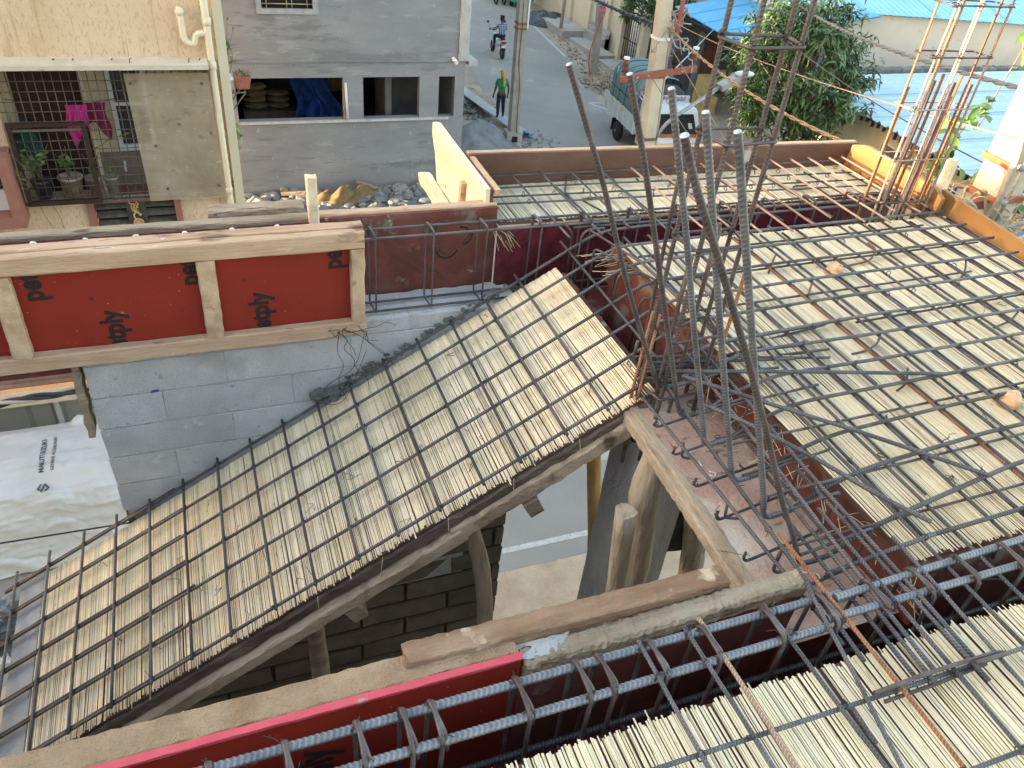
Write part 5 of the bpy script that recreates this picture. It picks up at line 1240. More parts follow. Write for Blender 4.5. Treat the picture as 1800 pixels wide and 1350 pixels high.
# far side of the left beam
ff = thing('beam_shuttering', 'used red ply beam form with light timber top behind the stirrups', 'formwork panel', (.8,3.2,7.1))
fs_ = obj('ply_sheet', MB().box(.43,1.242,3.18,3.20,6.99,7.47), M['ply_used'], ff)
obj('top_rail', MB().rough((.41,3.225,7.458),(1.245,3.225,7.458),.05,.045,n=16,j=.002), M['wood'], ff)
for b_, x, z, s_ in (('A PRODUCT OF',.775,7.335,.030),('MANHANT WOOD PRODUCTS',.79,7.275,.034),('YAMUNA NAGAR',.80,7.225,.026),('ng P',.985,7.235,.026)):
    text(fs_, b_, (x,3.18,z), (.80,0,-.6), (.6,0,.8), s_, M['faded_print'], off=.001)
g = MB()
for a0 in (.2,2.3,4.4):
    pts = [V((1.02+.055*math.cos(a0)+.045*math.cos(a0+t),3.1785,7.335+.055*math.sin(a0)+.045*math.sin(a0+t))) for t in [-1.6+q*.32 for q in range(11)]]
    g.tube(pts, .010, 4)
g.v = [(x_, 3.1786+(y_-3.1785)*.06, z_) for x_, y_, z_ in g.v]
obj('printed_mark', g, M['faded_print'], fs_)
text(fs_, '®', (1.105,3.18,7.31), (1,0,0), (0,0,1), .05, M['faded_print'])
fl_ = thing('beam_shuttering', 'maroon film ply beam form with grey weathered top plank, far left', 'formwork panel', (-.4,3.2,7.1))
fs2 = obj('ply_sheet', MB().box(-2.6,.395,3.175,3.193,6.99,7.455), M['ply_maroon'], fl_)
obj('top_rail', MB().rough((-2.6,3.225,7.452),(.39,3.225,7.452),.06,.045,n=36,j=.0015), M['wood_grey'], fl_)
petply(-.30,7.26,'ply', fs2, 3.175, M['black_print'])
obj('loose_plank', MB().rough((-.02,3.32,7.47),(.375,3.31,7.475),.09,.035,n=10,j=.002), M['wood_grey'], fl_)
solo('form_post', MB().rough((.404,3.185,7.30),(.400,3.185,7.665),.042,.045,(0,1,0),6,.001), M['wood_pale'], 'short sunlit square post standing on the left beam form', 'post')
dr_ = MB()
for x in [-.62+.17*k for k in range(6)]: dr_.blob((x, 2.955, 7.56), .012,.008,.010,6,4,.2)
obj('mortar_drip', dr_, M['chalk'], fp, kind='stuff')
fb = thing('beam_shuttering', 'glossy maroon beam form along the far edge of the main slab', 'formwork panel', (2.4,3.15,7.05))
obj('ply_sheet', MB().box(1.245,3.62,3.150,3.168,7.0,7.372), M['ply_maroon'], fb)
obj('soffit_board', MB().box(-2.6,-.60,2.96,3.17,6.98,7.0), M['ply_used'], fb)
obj('soffit_board', MB().box(1.40,3.62,2.9,3.15,6.98,7.0), M['ply_used'], fb)
obj('near_side', MB().box(1.732,3.62,2.862,2.88,7.0,7.372), M['ply_used'], fb)
obj('edge_batten', MB().rough((1.25,3.185,7.36),(3.62,3.185,7.36),.03,.03,n=20,j=.001), M['wood_y'], fb)

M['edge_pale'] = mk('frayed_pale_ply_edge', [(.25,(.25,.19,.13)),(.5,(.45,.36,.26)),(.75,(.58,.48,.36))], 9, .9, .7, 50, stretch=(3,.5,3), spots=[(12.,.62,.06,(.17,.12,.08),(2.5,.6,2.5))])
bf = thing('beam_shuttering', 'worn pinkish soffit board of the beam beside the stair well', 'formwork panel', (1.55,1.5,7.2))
def sof(u, v):
    xl = 1.385-.05*v; xr = 1.725-.0*v
    return (xl+(xr-xl)*u, 2.06-1.16*v, 7.205+.003*noise.noise(V((u*4,v*9,1))))
obj('soffit_board', MB().grid(sof, 10, 30), M['ply_pink'], bf)
obj('edge_timber', MB().rough((1.372,2.03,7.168),(1.325,.98,7.168),.050,.050,n=60,j=.0014,bev=.006), M['edge_pale'], bf)
obj('edge_ply', MB().rough((1.388,2.06,7.199),(1.338,.97,7.199),.03,.016,n=60,j=.0012), M['edge_pale'], bf)
obj('side_sheet', MB().hexa([(1.712,.86,7.19),(1.730,.86,7.19),(1.730,2.90,7.19),(1.712,2.90,7.19),(1.712,.86,7.372),(1.730,.86,7.372),(1.730,2.90,7.372),(1.712,2.90,7.372)]).hexa([(1.712,2.03,6.98),(1.730,2.03,6.98),(1.730,2.86,6.98),(1.712,2.86,6.98),(1.712,2.03,7.188),(1.730,2.03,7.188),(1.730,2.86,7.188),(1.712,2.86,7.188)]), M['ply_used'], bf)
obj('side_sheet', MB().box(1.40,1.73,2.075,2.09,7.0,7.20), M['ply_used'], bf)
obj('soffit_board', MB().box(1.51,1.712,2.09,2.90,6.98,7.0).box(1.445,1.51,2.0,2.93,6.98,7.235), M['ply_used'], bf)
def stroke(pts, r=.0028):
    ck = MB().tube(fillet([V((a,b,7.2115)) for a, b in pts], .02, 4), r, 4)
    ck.v = [(a, b, 7.2105+(c-7.2115)*.3) for a, b, c in ck.v]
    obj('chalk_mark', ck, M['chalk'], bf)
stroke([(1.515,1.105),(1.50,1.065),(1.545,1.05),(1.565,1.085),(1.515,1.105)]); stroke([(1.59,1.115),(1.615,1.10),(1.60,1.075),(1.585,1.06),(1.62,1.05)])
stroke([(1.43,1.675),(1.49,1.672)]); stroke([(1.462,1.60),(1.468,1.63)]); stroke([(1.475,1.57),(1.495,1.555),(1.475,1.54),(1.465,1.555)]); stroke([(1.44,1.545),(1.45,1.53)])
nf = thing('beam_shuttering', 'bright red beam form with thick raw timber backing in the foreground', 'formwork panel', (0,.96,7.1))
ns = obj('ply_sheet', MB().box(-.75,.53,.955,.972,6.95,7.395), M['red_ply'], nf)
obj('painted_edge', MB().rough((-.75,.9635,7.400),(.532,.9635,7.400),.0185,.010,n=30,j=.0006,bev=.001), M['red_edge'], nf)
obj('backing_timber', MB().rough((-.75,1.008,7.365),(.528,1.008,7.365),.070,.078,n=50,j=.0015,bev=.004), M['pulp'], nf)
petply(.045,7.02,'petply', ns, .955, M['black_print'], 1.1).rotation_euler = (0,0,0)
for k in range(7): obj('nail', MB().lathe((-.3+.13*k,.954,7.33+.02*(k%3)), [(0,.002),(.004,.001),(.004,0)], 6, (0,-1,0)), M['steel_brown'], ns)
nf2 = thing('beam_shuttering', 'rotten grey edged old ply beam form right of the bright red one', 'formwork panel', (.95,.97,7.1))
obj('ply_sheet', MB().hexa([(.532,.950,6.95),(1.345,.950,6.95),(1.345,.972,6.95),(.532,.972,6.95),(.532,.950,7.36),(1.345,.950,7.36),(1.345,.972,7.36),(.532,.972,7.36)]), M['ply_used'], nf2)
obj('rotten_edge', MB().rough((.535,.965,7.365),(1.345,.972,7.385),.058,.050,n=80,j=.0018,bev=.008), M['wood_grey'], nf2)
obj('backing_timber', MB().rough((.27,1.035,7.400),(1.13,1.030,7.404),.060,.040,n=60,j=.0012,bev=.004), mk('red_brown_timber', [(.3,(.16,.085,.05)),(.55,(.28,.165,.10)),(.75,(.42,.28,.18))], 6, .85, .6, 50, stretch=(.5,2,2), spots=[(5.,.62,.05,(.52,.40,.28))]), nf2)
dmo = mk('dry_mortar', [(.3,(.36,.36,.355)),(.7,(.50,.50,.49))], 8, .95, .6, 50)
obj('mortar_splash', MB().grid(lambda u, v: (.548+.10*u-.02*math.sin(v*7), .955+.045*v, 7.392+.003*noise.noise(V((u*6,v*6,0)))), 8, 6), dmo, nf2)
obj('mortar_splash', MB().grid(lambda u, v: (.80+.09*u, .960+.03*v, 7.394+.004*noise.noise(V((u*6,v*6,3)))), 8, 5), dmo, nf2)
obj('soffit_board', MB().box(-.75,4.2,.735,.955,6.93,6.95), M['ply_maroon'], nf2)
obj('near_side', MB().box(-.75,4.2,.72,.738,6.93,7.372), M['ply_used'], nf2)
obj('far_side', MB().box(1.732,4.2,.925,.945,6.95,7.372), M['ply_used'], nf2)
obj('far_side', MB().box(1.346,1.73,.935,.952,6.95,7.195), M['ply_used'], nf2)
# slab edge boards
eb = thing('edge_board', 'long brown ply edge board along the far side of the slab', 'edge board', (2.5,3.6,7.4))
obj('ply_sheet', MB().hexa([(1.235,3.60,7.34),(3.70,3.60,7.34),(3.70,3.618,7.34),(1.235,3.618,7.34),(1.235,3.60,7.562),(3.70,3.60,7.525),(3.70,3.618,7.525),(1.235,3.618,7.562)]), M['board_brown'], eb)
obj('top_rail', MB().rough((1.235,3.637,7.552),(3.70,3.637,7.515),.036,.024,n=30,j=.0008), M['wood'], eb)
eb = thing('edge_board', 'orange brown edge board with rounded end behind the rusty column bars', 'edge board', (3.63,3.2,7.4))
obj('plank', MB().prism([(3.63,3.60,7.38),(3.63,2.86,7.36),(3.63,2.85,7.50),(3.63,2.92,7.535),(3.63,3.44,7.560),(3.63,3.49,7.555),(3.63,3.58,7.525)], (.025,0,0)), M['board_orange'], eb)
eb = thing('edge_board', 'orange brown edge board running to the right edge of the picture', 'edge board', (3.72,2.3,7.4))
obj('plank', MB().prism([(3.73,2.955,7.36),(3.70,1.2,7.36),(3.70,1.2,7.46),(3.725,2.39,7.468),(3.73,2.955,7.507)], (.026,0,0)), M['board_orange'], eb)
obj('corner_block', MB().rough((3.69,2.985,7.33),(3.69,2.985,7.50),.06,.06,(0,1,0),4,.001), M['wood_y'], eb)
solo('form_post', MB().rough((3.745,2.975,7.25),(3.745,2.975,7.665),.048,.048,(0,1,0),6,.001), M['wood_pale'], 'short pale square post standing behind the rusty column bars', 'post')
lp = thing('edge_board', 'sunlit pale plank edge board with outer battens left of the far slab', 'edge board', (1.2,3.6,7.4))
obj('plank', MB().prism([(1.19,3.215,7.20),(1.19,3.99,7.20),(1.19,4.06,7.39),(1.19,4.13,7.48),(1.19,4.125,7.545),(1.19,4.05,7.566),(1.19,3.215,7.549)], (.022,0,0)), M['wood_pale'], lp)
obj('inner_ply', MB().prism([(1.213,3.215,7.30),(1.213,3.97,7.30),(1.213,4.04,7.552),(1.213,3.215,7.543)], (.016,0,0)), M['ply_used'], lp)
obj('top_batten', MB().rough((1.246,3.20,7.533),(1.246,3.60,7.540),.028,.028,n=20,j=.001), M['wood_y'], lp)
obj('outer_batten', MB().rough((1.148,3.31,7.215),(1.148,4.12,7.24),.07,.05,n=20,j=.002), M['wood_pale'], lp)
obj('upright', MB().rough((1.175,3.53,7.20),(1.175,3.51,7.46),.033,.026,(1,0,0),6,.001), M['wood'], lp)

# ================================================================== REED MATS
def reeds(label, P0, U, Vv, L, Wd, w=.0050, rag0=.02, rag1=.02, tone=(1,1,1), gap=.10, mat=None, nseg=5, group=None, back=None, wav=.0015, seed=0, thick=.0017):
    rs = random.Random(seed)
    P0, U, Vv = V(P0), V(U).normalized(), V(Vv).normalized(); N = U.cross(Vv)
    if N.z < 0: N = -N
    t = thing('reed_mat', label, 'mat', P0+U*L/2+Vv*Wd/2, group)
    g = MB(); s_ = 0.
    while s_ < Wd:
        ww = w*rs.uniform(.65,1.35); a0 = rs.gauss(0, rag0*.35)+.012*noise.noise(V((s_*14,seed,0)))*(rag0/.02); a1 = rs.gauss(0, rag1*.35)+.012*noise.noise(V((s_*14,seed,5)))*(rag1/.02)
        if rs.random() < .03: a1 += rag1*rs.uniform(.4,2.2)
        q = rs.uniform(.84,1.10)*(rs.uniform(.50,.75) if rs.random() < .06 else 1)
        c = (tone[0]*q, tone[1]*q*rs.uniform(.96,1.02), tone[2]*q*rs.uniform(.88,1.05))
        h0 = rs.uniform(-.0006,.0009); lift = rs.uniform(0,.006) if rs.random() < .15 else 0
        sk = rs.gauss(0,.0025); vs = []
        for i in range(nseg+1):
            x = i/nseg; d = -a0+(L+a0+a1)*x
            cz = h0+wav*noise.noise(V((d*4, s_*5, seed)))*2+lift*max(0, x-.85)*6*.6
            sh_ = sk*x+.002*noise.noise(V((d*2.2, s_*.8, seed+3)))
            b = P0+U*d+Vv*(s_+sh_)+N*cz
            vs += [b, b+Vv*ww*.5+N*thick, b+Vv*ww]
        fs = []
        for i in range(nseg):
            fs += [(3*i,3*i+1,3*i+4,3*i+3),(3*i+1,3*i+2,3*i+5,3*i+4)]
        g.add(vs, fs, False, None, c)
        s_ += ww*(1+ (rs.uniform(.4,1.1) if rs.random() < gap else -.03))
    obj('reeds', g, mat or M['reed'], t, kind='stuff')
    if back:
        b = [P0+U*-.0-N*.006, P0+U*L-N*.006, P0+U*L+Vv*Wd-N*.006, P0+Vv*Wd-N*.006]
        obj('shuttering_ply', MB().hexa([p-N*.014 for p in b]+b), back, t)
    return t
TH = math.atan(.5705); SL = V((math.cos(TH),0,math.sin(TH))); SN = V((-math.sin(TH),0,math.cos(TH)))
def stp(x, y, off=0.):           # point on the plane of the stair bars
    return V((x, y, 7.34-.5705*(1.51-x)))+SN*off
xa = -.985
for k, (x0_, x1_, tn) in enumerate(((-.985,.05,(1.06,.99,.89)),(.045,.78,(1.06,1.0,.92)),(.775,1.44,(1.06,1.0,.93)))):  # stair mats toned lighter to offset the shade on the slope
    L_ = (x1_-x0_)/math.cos(TH)
    reeds(('straw coloured reed mat on the lowest third of the stair slope','straw coloured reed mat on the middle of the stair slope','straw coloured reed mat on the upper end of the stair slope')[k],
          stp(x0_, 2.925, -.034), (0,-1,0), SL, .965, L_, .0042, .006, .014, tn, .012, M['reed'], 6, 'reed mats on the stair slope', M['ply_dark'], .0015, 40+k)
reeds('reed mat on the near half of the main slab', (1.70,1.66,7.392), (0,-1,0), (1,0,0), .72, 2.0, .0048, .010, .013, (.90,.855,.765), .02, M['reed'], 5, 'reed mats on the slabs', M['ply_dark'], .003, 3)  # slab mats toned down to even out the stronger light here
reeds('reed mat on the far half of the main slab', (1.72,2.855,7.395), (0,-1,0), (1,0,0), 1.215, 1.99, .0046, .010, .014, (.88,.84,.765), .012, M['reed_pale'], 7, 'reed mats on the slabs', M['ply_dark'], .003, 4)
reeds('pale reed mat on the narrow far slab', (1.26,3.597,7.392), (0,-1,0), (1,0,0), .415, 2.36, .0046, .006, .018, (.88,.85,.78), .006, M['reed_pale'], 5, 'reed mats on the slabs', M['ply_dark'], .002, 5)
reeds('reed mat with ragged bright ends on the nearest slab', (.30,.20,7.392), (0,1,0), (1,0,0), .53, 2.7, .0048, .01, .014, (.95,.91,.82), .03, M['reed'], 5, 'reed mats on the slabs', M['ply_dark'], .002, 6)
solo('reed_strip', MB().box(1.3,3.8,2.895,2.9,7.36,7.365), M['ply_dark'], 'dark strip of ply edge hidden under the slab bars', 'ply strip') if False else None

# stair soffit timbers
sf_ = thing('stair_shuttering', 'long sloping timber and rough boards carrying the stair formwork', 'formwork', (.2,1.97,6.4))
obj('edge_board', MB().rough(stp(-1.1,1.965,-.082), stp(1.40,1.965,-.082), .03, .050, SN, 60, .003, .006), M['ply_dark'] if False else mk('dark_rotten_board', [(.3,(.085,.058,.042)),(.55,(.17,.12,.09)),(.75,(.30,.23,.17))], 7, .9, .7, 45, stretch=(.6,2,2)), sf_)
obj('long_batten', MB().rough(stp(-1.3,1.945,-.150), stp(.66,1.945,-.145), .055, .062, SN, 50, .002, .006), M['wood_slope'], sf_)
obj('long_batten', MB().rough(stp(.63,1.955,-.135), stp(1.36,1.955,-.125), .055, .070, SN, 24, .002, .006), M['wood_slope'], sf_)
obj('cross_board', MB().hexa([stp(-1.1,1.99,-.085),stp(1.42,1.99,-.085),stp(1.42,2.93,-.085),stp(-1.1,2.93,-.085),stp(-1.1,1.99,-.056),stp(1.42,1.99,-.056),stp(1.42,2.93,-.056),stp(-1.1,2.93,-.056)]), M['ply_dark'], sf_)
for x in (.2,.9): obj('bearer', MB().beam(stp(x,1.92,-.22), stp(x,2.93,-.22), .06, .08, SN), M['wood_grey'], sf_)
kc = thing('kicker', 'grey concrete strip across the foot of the stair slope', 'concrete strip', (-1.05,2.4,5.9))
obj('strip', MB().hexa([stp(-1.10,1.96,-.10),stp(-.985,1.96,-.10),stp(-.985,2.93,-.10),stp(-1.10,2.93,-.10),stp(-1.10,1.96,-.03),stp(-.985,1.96,-.03),stp(-.985,2.93,-.03),stp(-1.10,2.93,-.03)]), mk('kicker_concrete', [(.3,(.25,.255,.265)),(.7,(.35,.355,.36))], 6, .95, .4, 60), kc)
lm_ = MB()
for k in range(14): lm_.blob((-1.20+random.gauss(0,.04), 2.86+random.gauss(0,.07), 5.70+random.gauss(0,.05)), .06,.06,.05,8,6,.3)
solo('broken_concrete', lm_, M['rubble'], 'pale broken concrete lumps at the foot of the stair', 'rubble', loc=(-1.2,2.8,5.65))
lm_ = MB()
for k in range(24): lm_.blob((-.62+random.gauss(0,.08), 2.75+random.gauss(0,.16), 4.23+abs(random.gauss(0,.06))), random.uniform(.03,.09),.05,.05,7,5,.3)
o = obj('rubble', lm_, M['rubble']); o['kind'] = 'stuff'

# props, column, beam below
def prop(label, pts, r, mat, j=.06, n=12, flat_=0):
    P_ = fillet([V(p) for p in pts], .3, 5); g = MB(); rs = random.Random(len(label)); vs = []
    T = [];
    P2, T2, N2 = g.frames(P_)
    dense = [P_[i].lerp(P_[i+1], k/3) for i in range(len(P_)-1) for k in range(3)]+[P_[-1]]
    P2, T2, N2 = g.frames(dense); fs = []
    for i, p in enumerate(P2):
        b = T2[i].cross(N2[i]); rr = r*(1+.10*noise.noise(V((i*.35, len(label), 0))))
        for k in range(n):
            a = 2*PI*k/n; q = 1+j*noise.noise(V((math.cos(a)*1.2, math.sin(a)*1.2, i*.18+len(label))))*2
            if k == 3: q *= .86
            vs.append(p+(N2[i]*math.cos(a)+b*math.sin(a))*rr*q)
    for i in range(len(P2)-1):
        for k in range(n):
            k2 = (k+1) % n; fs.append((i*n+k, i*n+k2, (i+1)*n+k2, (i+1)*n+k))
    fs.append(tuple(range(n-1,-1,-1))); fs.append(tuple((len(P2)-1)*n+k for k in range(n)))
    g.add(vs, fs, True)
    for i in (-1, -2): g.sm[i] = False
    return solo('timber_prop', g, mat, label, 'prop', 'round timber props under the formwork', loc=tuple(pts[0]))
prop('weathered grey prop with a split under the middle of the stair', [(1.06,2.2,4.2),(.985,2.2,5.65),(.95,2.2,6.1),(.84,2.2,6.52)], .040, M['pole_wood'])
prop('pale grey squared prop under the lower stair', [(.19,2.2,4.2),(.175,2.2,5.6),(.165,2.2,6.16)], .042, M['wood_grey'], .1)
prop('thin orange lit prop under the top of the stair', [(2.0,2.5,4.2),(1.755,2.5,5.53),(1.545,2.5,6.72)], .036, M['pole_sun_tint'])
prop('bent bare prop leaning beside the concrete column', [(1.50,1.75,5.6),(1.43,1.75,6.35),(1.415,1.75,6.70),(1.362,1.75,6.93),(1.39,1.75,7.165)], .054, M['pole_wood'])
prop('short snapped off prop stub in front of the bent prop', [(1.38,1.6,5.2),(1.25,1.6,6.52),(1.195,1.6,7.06)], .037, M['pole_wood'], .12)
prop('dark smooth prop right of the concrete column', [(2.68,2.6,4.3),(2.53,2.6,5.3),(2.43,2.6,5.85),(2.40,2.6,7.2)], .075, M['pole_wood'])
prop('yellow sunlit prop seen beyond the dark cross beam', [(3.28,3.2,4.0),(3.1,3.2,4.5),(2.85,3.2,5.6),(2.75,3.2,7.2)], .06, M['pole_sun_tint'])
prop('yellow sunlit prop low beside the dark prop', [(2.75,3.3,3.6),(2.62,3.0,4.3),(2.45,2.9,4.9)], .05, M['pole_sun_tint'])
prop('leaning prop with pale side under the edge timber', [(2.9,2.4,4.4),(2.6,2.2,5.3),(2.2,2.0,6.2)], .07, M['wood_grey'])
ccn = thing('concrete_column', 'rough grey concrete column stub under the corner of the beam', 'column', (1.58,2.06,4.2))
def colf(u, v):
    a = u*4; s_ = int(min(3, a)); t = a-s_
    cs = [(1.46,2.17),(1.46,1.95),(1.74,1.95),(1.74,2.17),(1.46,2.17)]
    x = cs[s_][0]+(cs[s_+1][0]-cs[s_][0])*t; y = cs[s_][1]+(cs[s_+1][1]-cs[s_][1])*t; z = 4.2+2.93*v
    top = .06*noise.noise(V((x*9,y*9,3))) if v > .96 else 0
    k = .012*noise.noise(V((x*6,y*6,z*2.2)))+.010*noise.noise(V((x*22,y*22,z*9)))
    return (x+k-.02*(x-1.6)*0, y+k, z+top)
obj('shaft', MB().grid(colf, 56, 110, False), M['concrete'], ccn)
obj('shaft_top', MB().grid(lambda u, v: (1.46+.28*u, 1.95+.22*v, 7.13+.03*noise.noise(V((u*5,v*5,1)))), 8, 8), M['concrete'], ccn)
cbm = thing('timber_beam', 'dark heavy timber beam between the column and the dark prop', 'beam', (2.4,2.7,5.5))
obj('beam', MB().rough((2.22,2.75,5.46),(3.9,2.70,5.40),.12,.40,n=20,j=.008,bev=.02), mk('dark_beam', [(.3,(.055,.04,.03)),(.7,(.12,.09,.065))], 6, .9, .8, 40), cbm)

# ================================================================== REINFORCEMENT
ST, SW, SB, RU, RP = M['steel'], M['steel_wide'], M['steel_brown'], M['rust'], M['rust_pink']
def bar(parent, pts, r=.0055, mat=None, n=7, name='bar', label=None, real=False):
    g = MB()
    if real:
        g.ribbed(pts, r, 12); mat = {SW.name: M['rib_wide'], SB.name: M['rib_brown']}.get((mat or ST).name, M['rib'])
    else: g.tube(pts, r, n)
    return obj(name, g, mat or ST, parent, label)
def tie(g, c, r=.012, rs=random):
    """one knot of binding wire: a loop round the crossing and two twisted ears"""
    c = V(c); a0 = rs.random()*6
    ax = V((rs.gauss(0,1), rs.gauss(0,1), .3)).normalized(); b = ax.cross(V((0,0,1))).normalized(); u = b.cross(ax)
    for q in (0, .003):
        g.tube([c+b*math.cos(t)*r*1.05+u*math.sin(t)*r*.95+ax*q for t in [k*PI/4 for k in range(9)]], .0011, 4, False)
    for q in range(2):
        e = c+V((rs.gauss(0,.008), rs.gauss(0,.008), .008+rs.random()*.016)); 
        if rs.random() < .18: e += V((rs.gauss(0,.03), rs.gauss(0,.03), rs.uniform(-.02,.02)))
        g.tube([c+u*r*.9, (c+u*r+e)/2+V((rs.gauss(0,.004),rs.gauss(0,.004),.004)), e], .0011, 4, False)
rs = random.Random(8)

# ---- stair mesh: seven long bars that run up the slope, over the beam and on into the slab
ys = [1.973+.1578*k for k in range(7)]
sm_ = thing('stair_rebar', 'grid of dark steel bars laid over the sloping stair mat', 'rebar mesh', stp(.2,2.45))
for k, y in enumerate(ys):
    lo = stp(-1.13-.02*rs.random(), y); kn = V((1.655, y+.01, 7.437))
    end = 3.60+rs.uniform(0,.10)
    pts = fillet([lo, stp(.4,y+rs.gauss(0,.004),rs.gauss(0,.002)), kn, (2.35, y+.05+rs.gauss(0,.004), 7.435), (end, y+.075, 7.436)], .09, 6)
    bar(sm_, pts, .0068, ST, 8)
    if k > 0: bar(sm_, wob(stp(-1.15,y+.013,.0), stp(-.30+rs.gauss(0,.03),y+.013,.001), 6, .002), .0060, (SB, ST)[k % 2], 7)
    else: bar(sm_, wob(stp(-1.15,y+.012,.0), stp(-.27,y+.013,.001), 6, .002), .0052, ST, 7)
xs = [1.28-.158*k for k in range(16)]
tw = MB()
for k, x in enumerate(xs):
    bar(sm_, wob(stp(x+rs.gauss(0,.005), 1.955, .0108), stp(x+rs.gauss(0,.005), 2.99+rs.gauss(0,.012), .0108), 6, .002), .0064, (ST, SB, ST)[k % 3], 7)
    for y in ys:
        if rs.random() < .62: tie(tw, stp(x, y, .006), .011, rs)
bar(sm_, wob(stp(1.505,1.90,.0108), stp(1.515,3.02,.0108), 6, .002), .0056, ST, 8)
for y in ys: tie(tw, stp(1.51, y, .006), .011, rs)
obj('tie_wire', tw, M['wire'], sm_, kind='stuff')

# ---- main slab: bars along X; the six nearest turn up into starter bars for the next flight
ms = thing('slab_rebar', 'dense grid of steel bars over the main slab with tall starter bars', 'rebar mesh', (2.6,1.9,7.43))
U_ = [(1.89,1.902,[(.898,8.47),(1.052,8.147),(1.191,7.817),(1.278,7.631),(1.388,7.404)]),
      (1.735,1.75,[(.989,8.49),(1.088,8.241),(1.205,7.921),(1.388,7.42)]),
      (1.58,1.604,[(1.014,8.503),(1.144,8.147),(1.273,7.772),(1.404,7.405)]),
      (1.405,1.449,[(.997,8.508),(1.189,7.971),(1.398,7.40)]),
      (1.24,1.296,[(.963,8.526),(1.193,7.941),(1.403,7.412)]),
      (1.055,1.149,[(.719,8.594),(.762,8.509),(.86,8.346),(1.004,8.098),(1.127,7.875),(1.257,7.626),(1.335,7.497),(1.385,7.405)])]
ul = ['upright starter bar nearest the stair, first of the six','second upright starter bar from the stair','third upright starter bar, middle of the bunch, silver topped',
      'fourth upright starter bar, dull grey with worn ribs','fifth upright starter bar, shortest looking at the right','thin curved upright starter bar leaning behind the others']
for k, (yh_, ym, tp) in enumerate(U_):
    zt = 7.338 if k else 7.35
    up = [V((x, yh_, z)) for x, z in tp]
    hook = fillet(up+[V((1.425,yh_,zt-.012)), V((1.53,yh_+.004,zt-.004))], .05, 7)
    bar(ms, hook, (.0082,.0082,.0086,.0088,.0088,.0072)[k], (SB,SB,SW,SW,SW,SB)[k], name='starter_bar', label=ul[k], real=True)
    run = fillet([hook[-1], V((1.63,yh_+.012,7.392)), V((1.80,yh_+.02,7.434)), V((2.32,ym,7.436)), V((3.66+rs.uniform(-.05,.04),ym+.025,7.437))], .10, 5)
    bar(ms, run, (.0070 if k < 4 else .0076), SB if k in (2,3) else ST, 9)
# steel caps: freshly cut ends catch the light
for yh_, ym, tp in U_:
    d = (V((tp[0][0],0,tp[0][1]))-V((tp[1][0],0,tp[1][1]))).normalized()
    obj('cut_end', MB().lathe((tp[0][0]+d.x*.0005, yh_, tp[0][1]+d.z*.0005), [(.0080,-.001),(.0080,.0006),(0,.0008)], 12, tuple(d)), mk('bright_cut_steel', [(.4,(.45,.47,.5)),(.6,(.6,.62,.65))], 40, .35, metal=.5) if 'bright_cut_steel' not in bpy.data.materials else bpy.data.materials['bright_cut_steel'], ms)
bar(ms, wob((1.80,.976,7.434),(3.68,1.02,7.436), 8, .003), .0070, ST, 9)
bar(ms, fillet([(1.45,.985,7.36),(1.62,.98,7.40),(1.80,.976,7.434)], .08), .0070, ST, 9)
# lower distribution bars, seen between
for y, x0_, x1_ in ((2.718,1.75,3.45),(2.498,1.8,3.6),(2.25,1.7,3.3),(2.02,1.75,2.45),(2.03,2.4,3.7),(1.496,1.42,3.5),(1.265,1.42,3.6),(1.075,1.38,3.7),(1.66,1.42,1.95),(1.35,1.42,1.75)):
    bar(ms, wob((x0_,y-.01,7.412),(x1_,y+.03,7.414), 8, .0015), .0050, (ST,SB)[int(y*100) % 2], 6)
tw = MB()
yx = [1.75+.134*k for k in range(16)]
XL = [y+.03 for y in ys]+[m_ for _, m_, _ in U_]+[.976]
for k, x in enumerate(yx):
    y0_ = .30 if k in (0,3,6,7,9,12) else .55
    o1 = rs.gauss(0,.008)
    pts = wob((x+o1-.01,y0_,7.423),(x+o1,2.80+rs.uniform(0,.12),7.423), 10, .0015)
    bar(ms, pts, .0056, (ST,ST,SB,ST,RU if k == 4 else ST)[k % 5], 7)
    if k % 5 != 3:
        bar(ms, wob((x+.048+rs.gauss(0,.012),.98+rs.uniform(0,.3),7.404),(x+.052+rs.gauss(0,.012),2.82,7.404), 8, .002), .0050, (SB,ST)[k % 2], 6)
    for y in XL:
        if rs.random() < .5: tie(tw, (x+o1, y, 7.432), .011, rs)
obj('tie_wire', tw, M['wire'], ms, kind='stuff')
# bent-up ends that prop the top bars
for pts in ([(2.406,2.592,7.43),(2.357,2.545,7.42),(2.29,2.476,7.402)],[(2.435,2.355,7.43),(2.406,2.325,7.42),(2.337,2.255,7.402)],
            [(2.421,1.908,7.43),(2.368,1.858,7.415),(2.30,1.845,7.402),(2.232,1.84,7.402)],[(3.181,1.912,7.43),(3.112,1.88,7.412),(3.005,1.866,7.402)],
            [(3.345,2.365,7.43),(3.287,2.302,7.415),(3.212,2.249,7.402)],[(2.35,1.68,7.43),(2.30,1.62,7.41),(2.24,1.60,7.402)],[(2.95,2.60,7.43),(2.93,2.52,7.44),(2.86,2.47,7.41),(2.70,2.46,7.402)]):
    bar(ms, fillet(pts, .03), .0046, RU if rs.random() < .4 else SB, 6, 'bent_bar')
# splayed bars running out of the beam corner across the slab
for pts in ([(1.44,1.845,7.445),(1.9,1.73,7.452),(2.44,1.59,7.452)],[(1.449,1.816,7.445),(1.788,1.469,7.455),(1.855,1.408,7.455),(2.142,1.115,7.452)],[(1.445,1.685,7.43),(1.528,1.524,7.45),(1.644,1.307,7.456),(1.716,1.136,7.456),(1.80,1.003,7.454)]):
    bar(ms, fillet(pts, .2, 6), .0068, ST, 9, 'splay_bar', real=True)

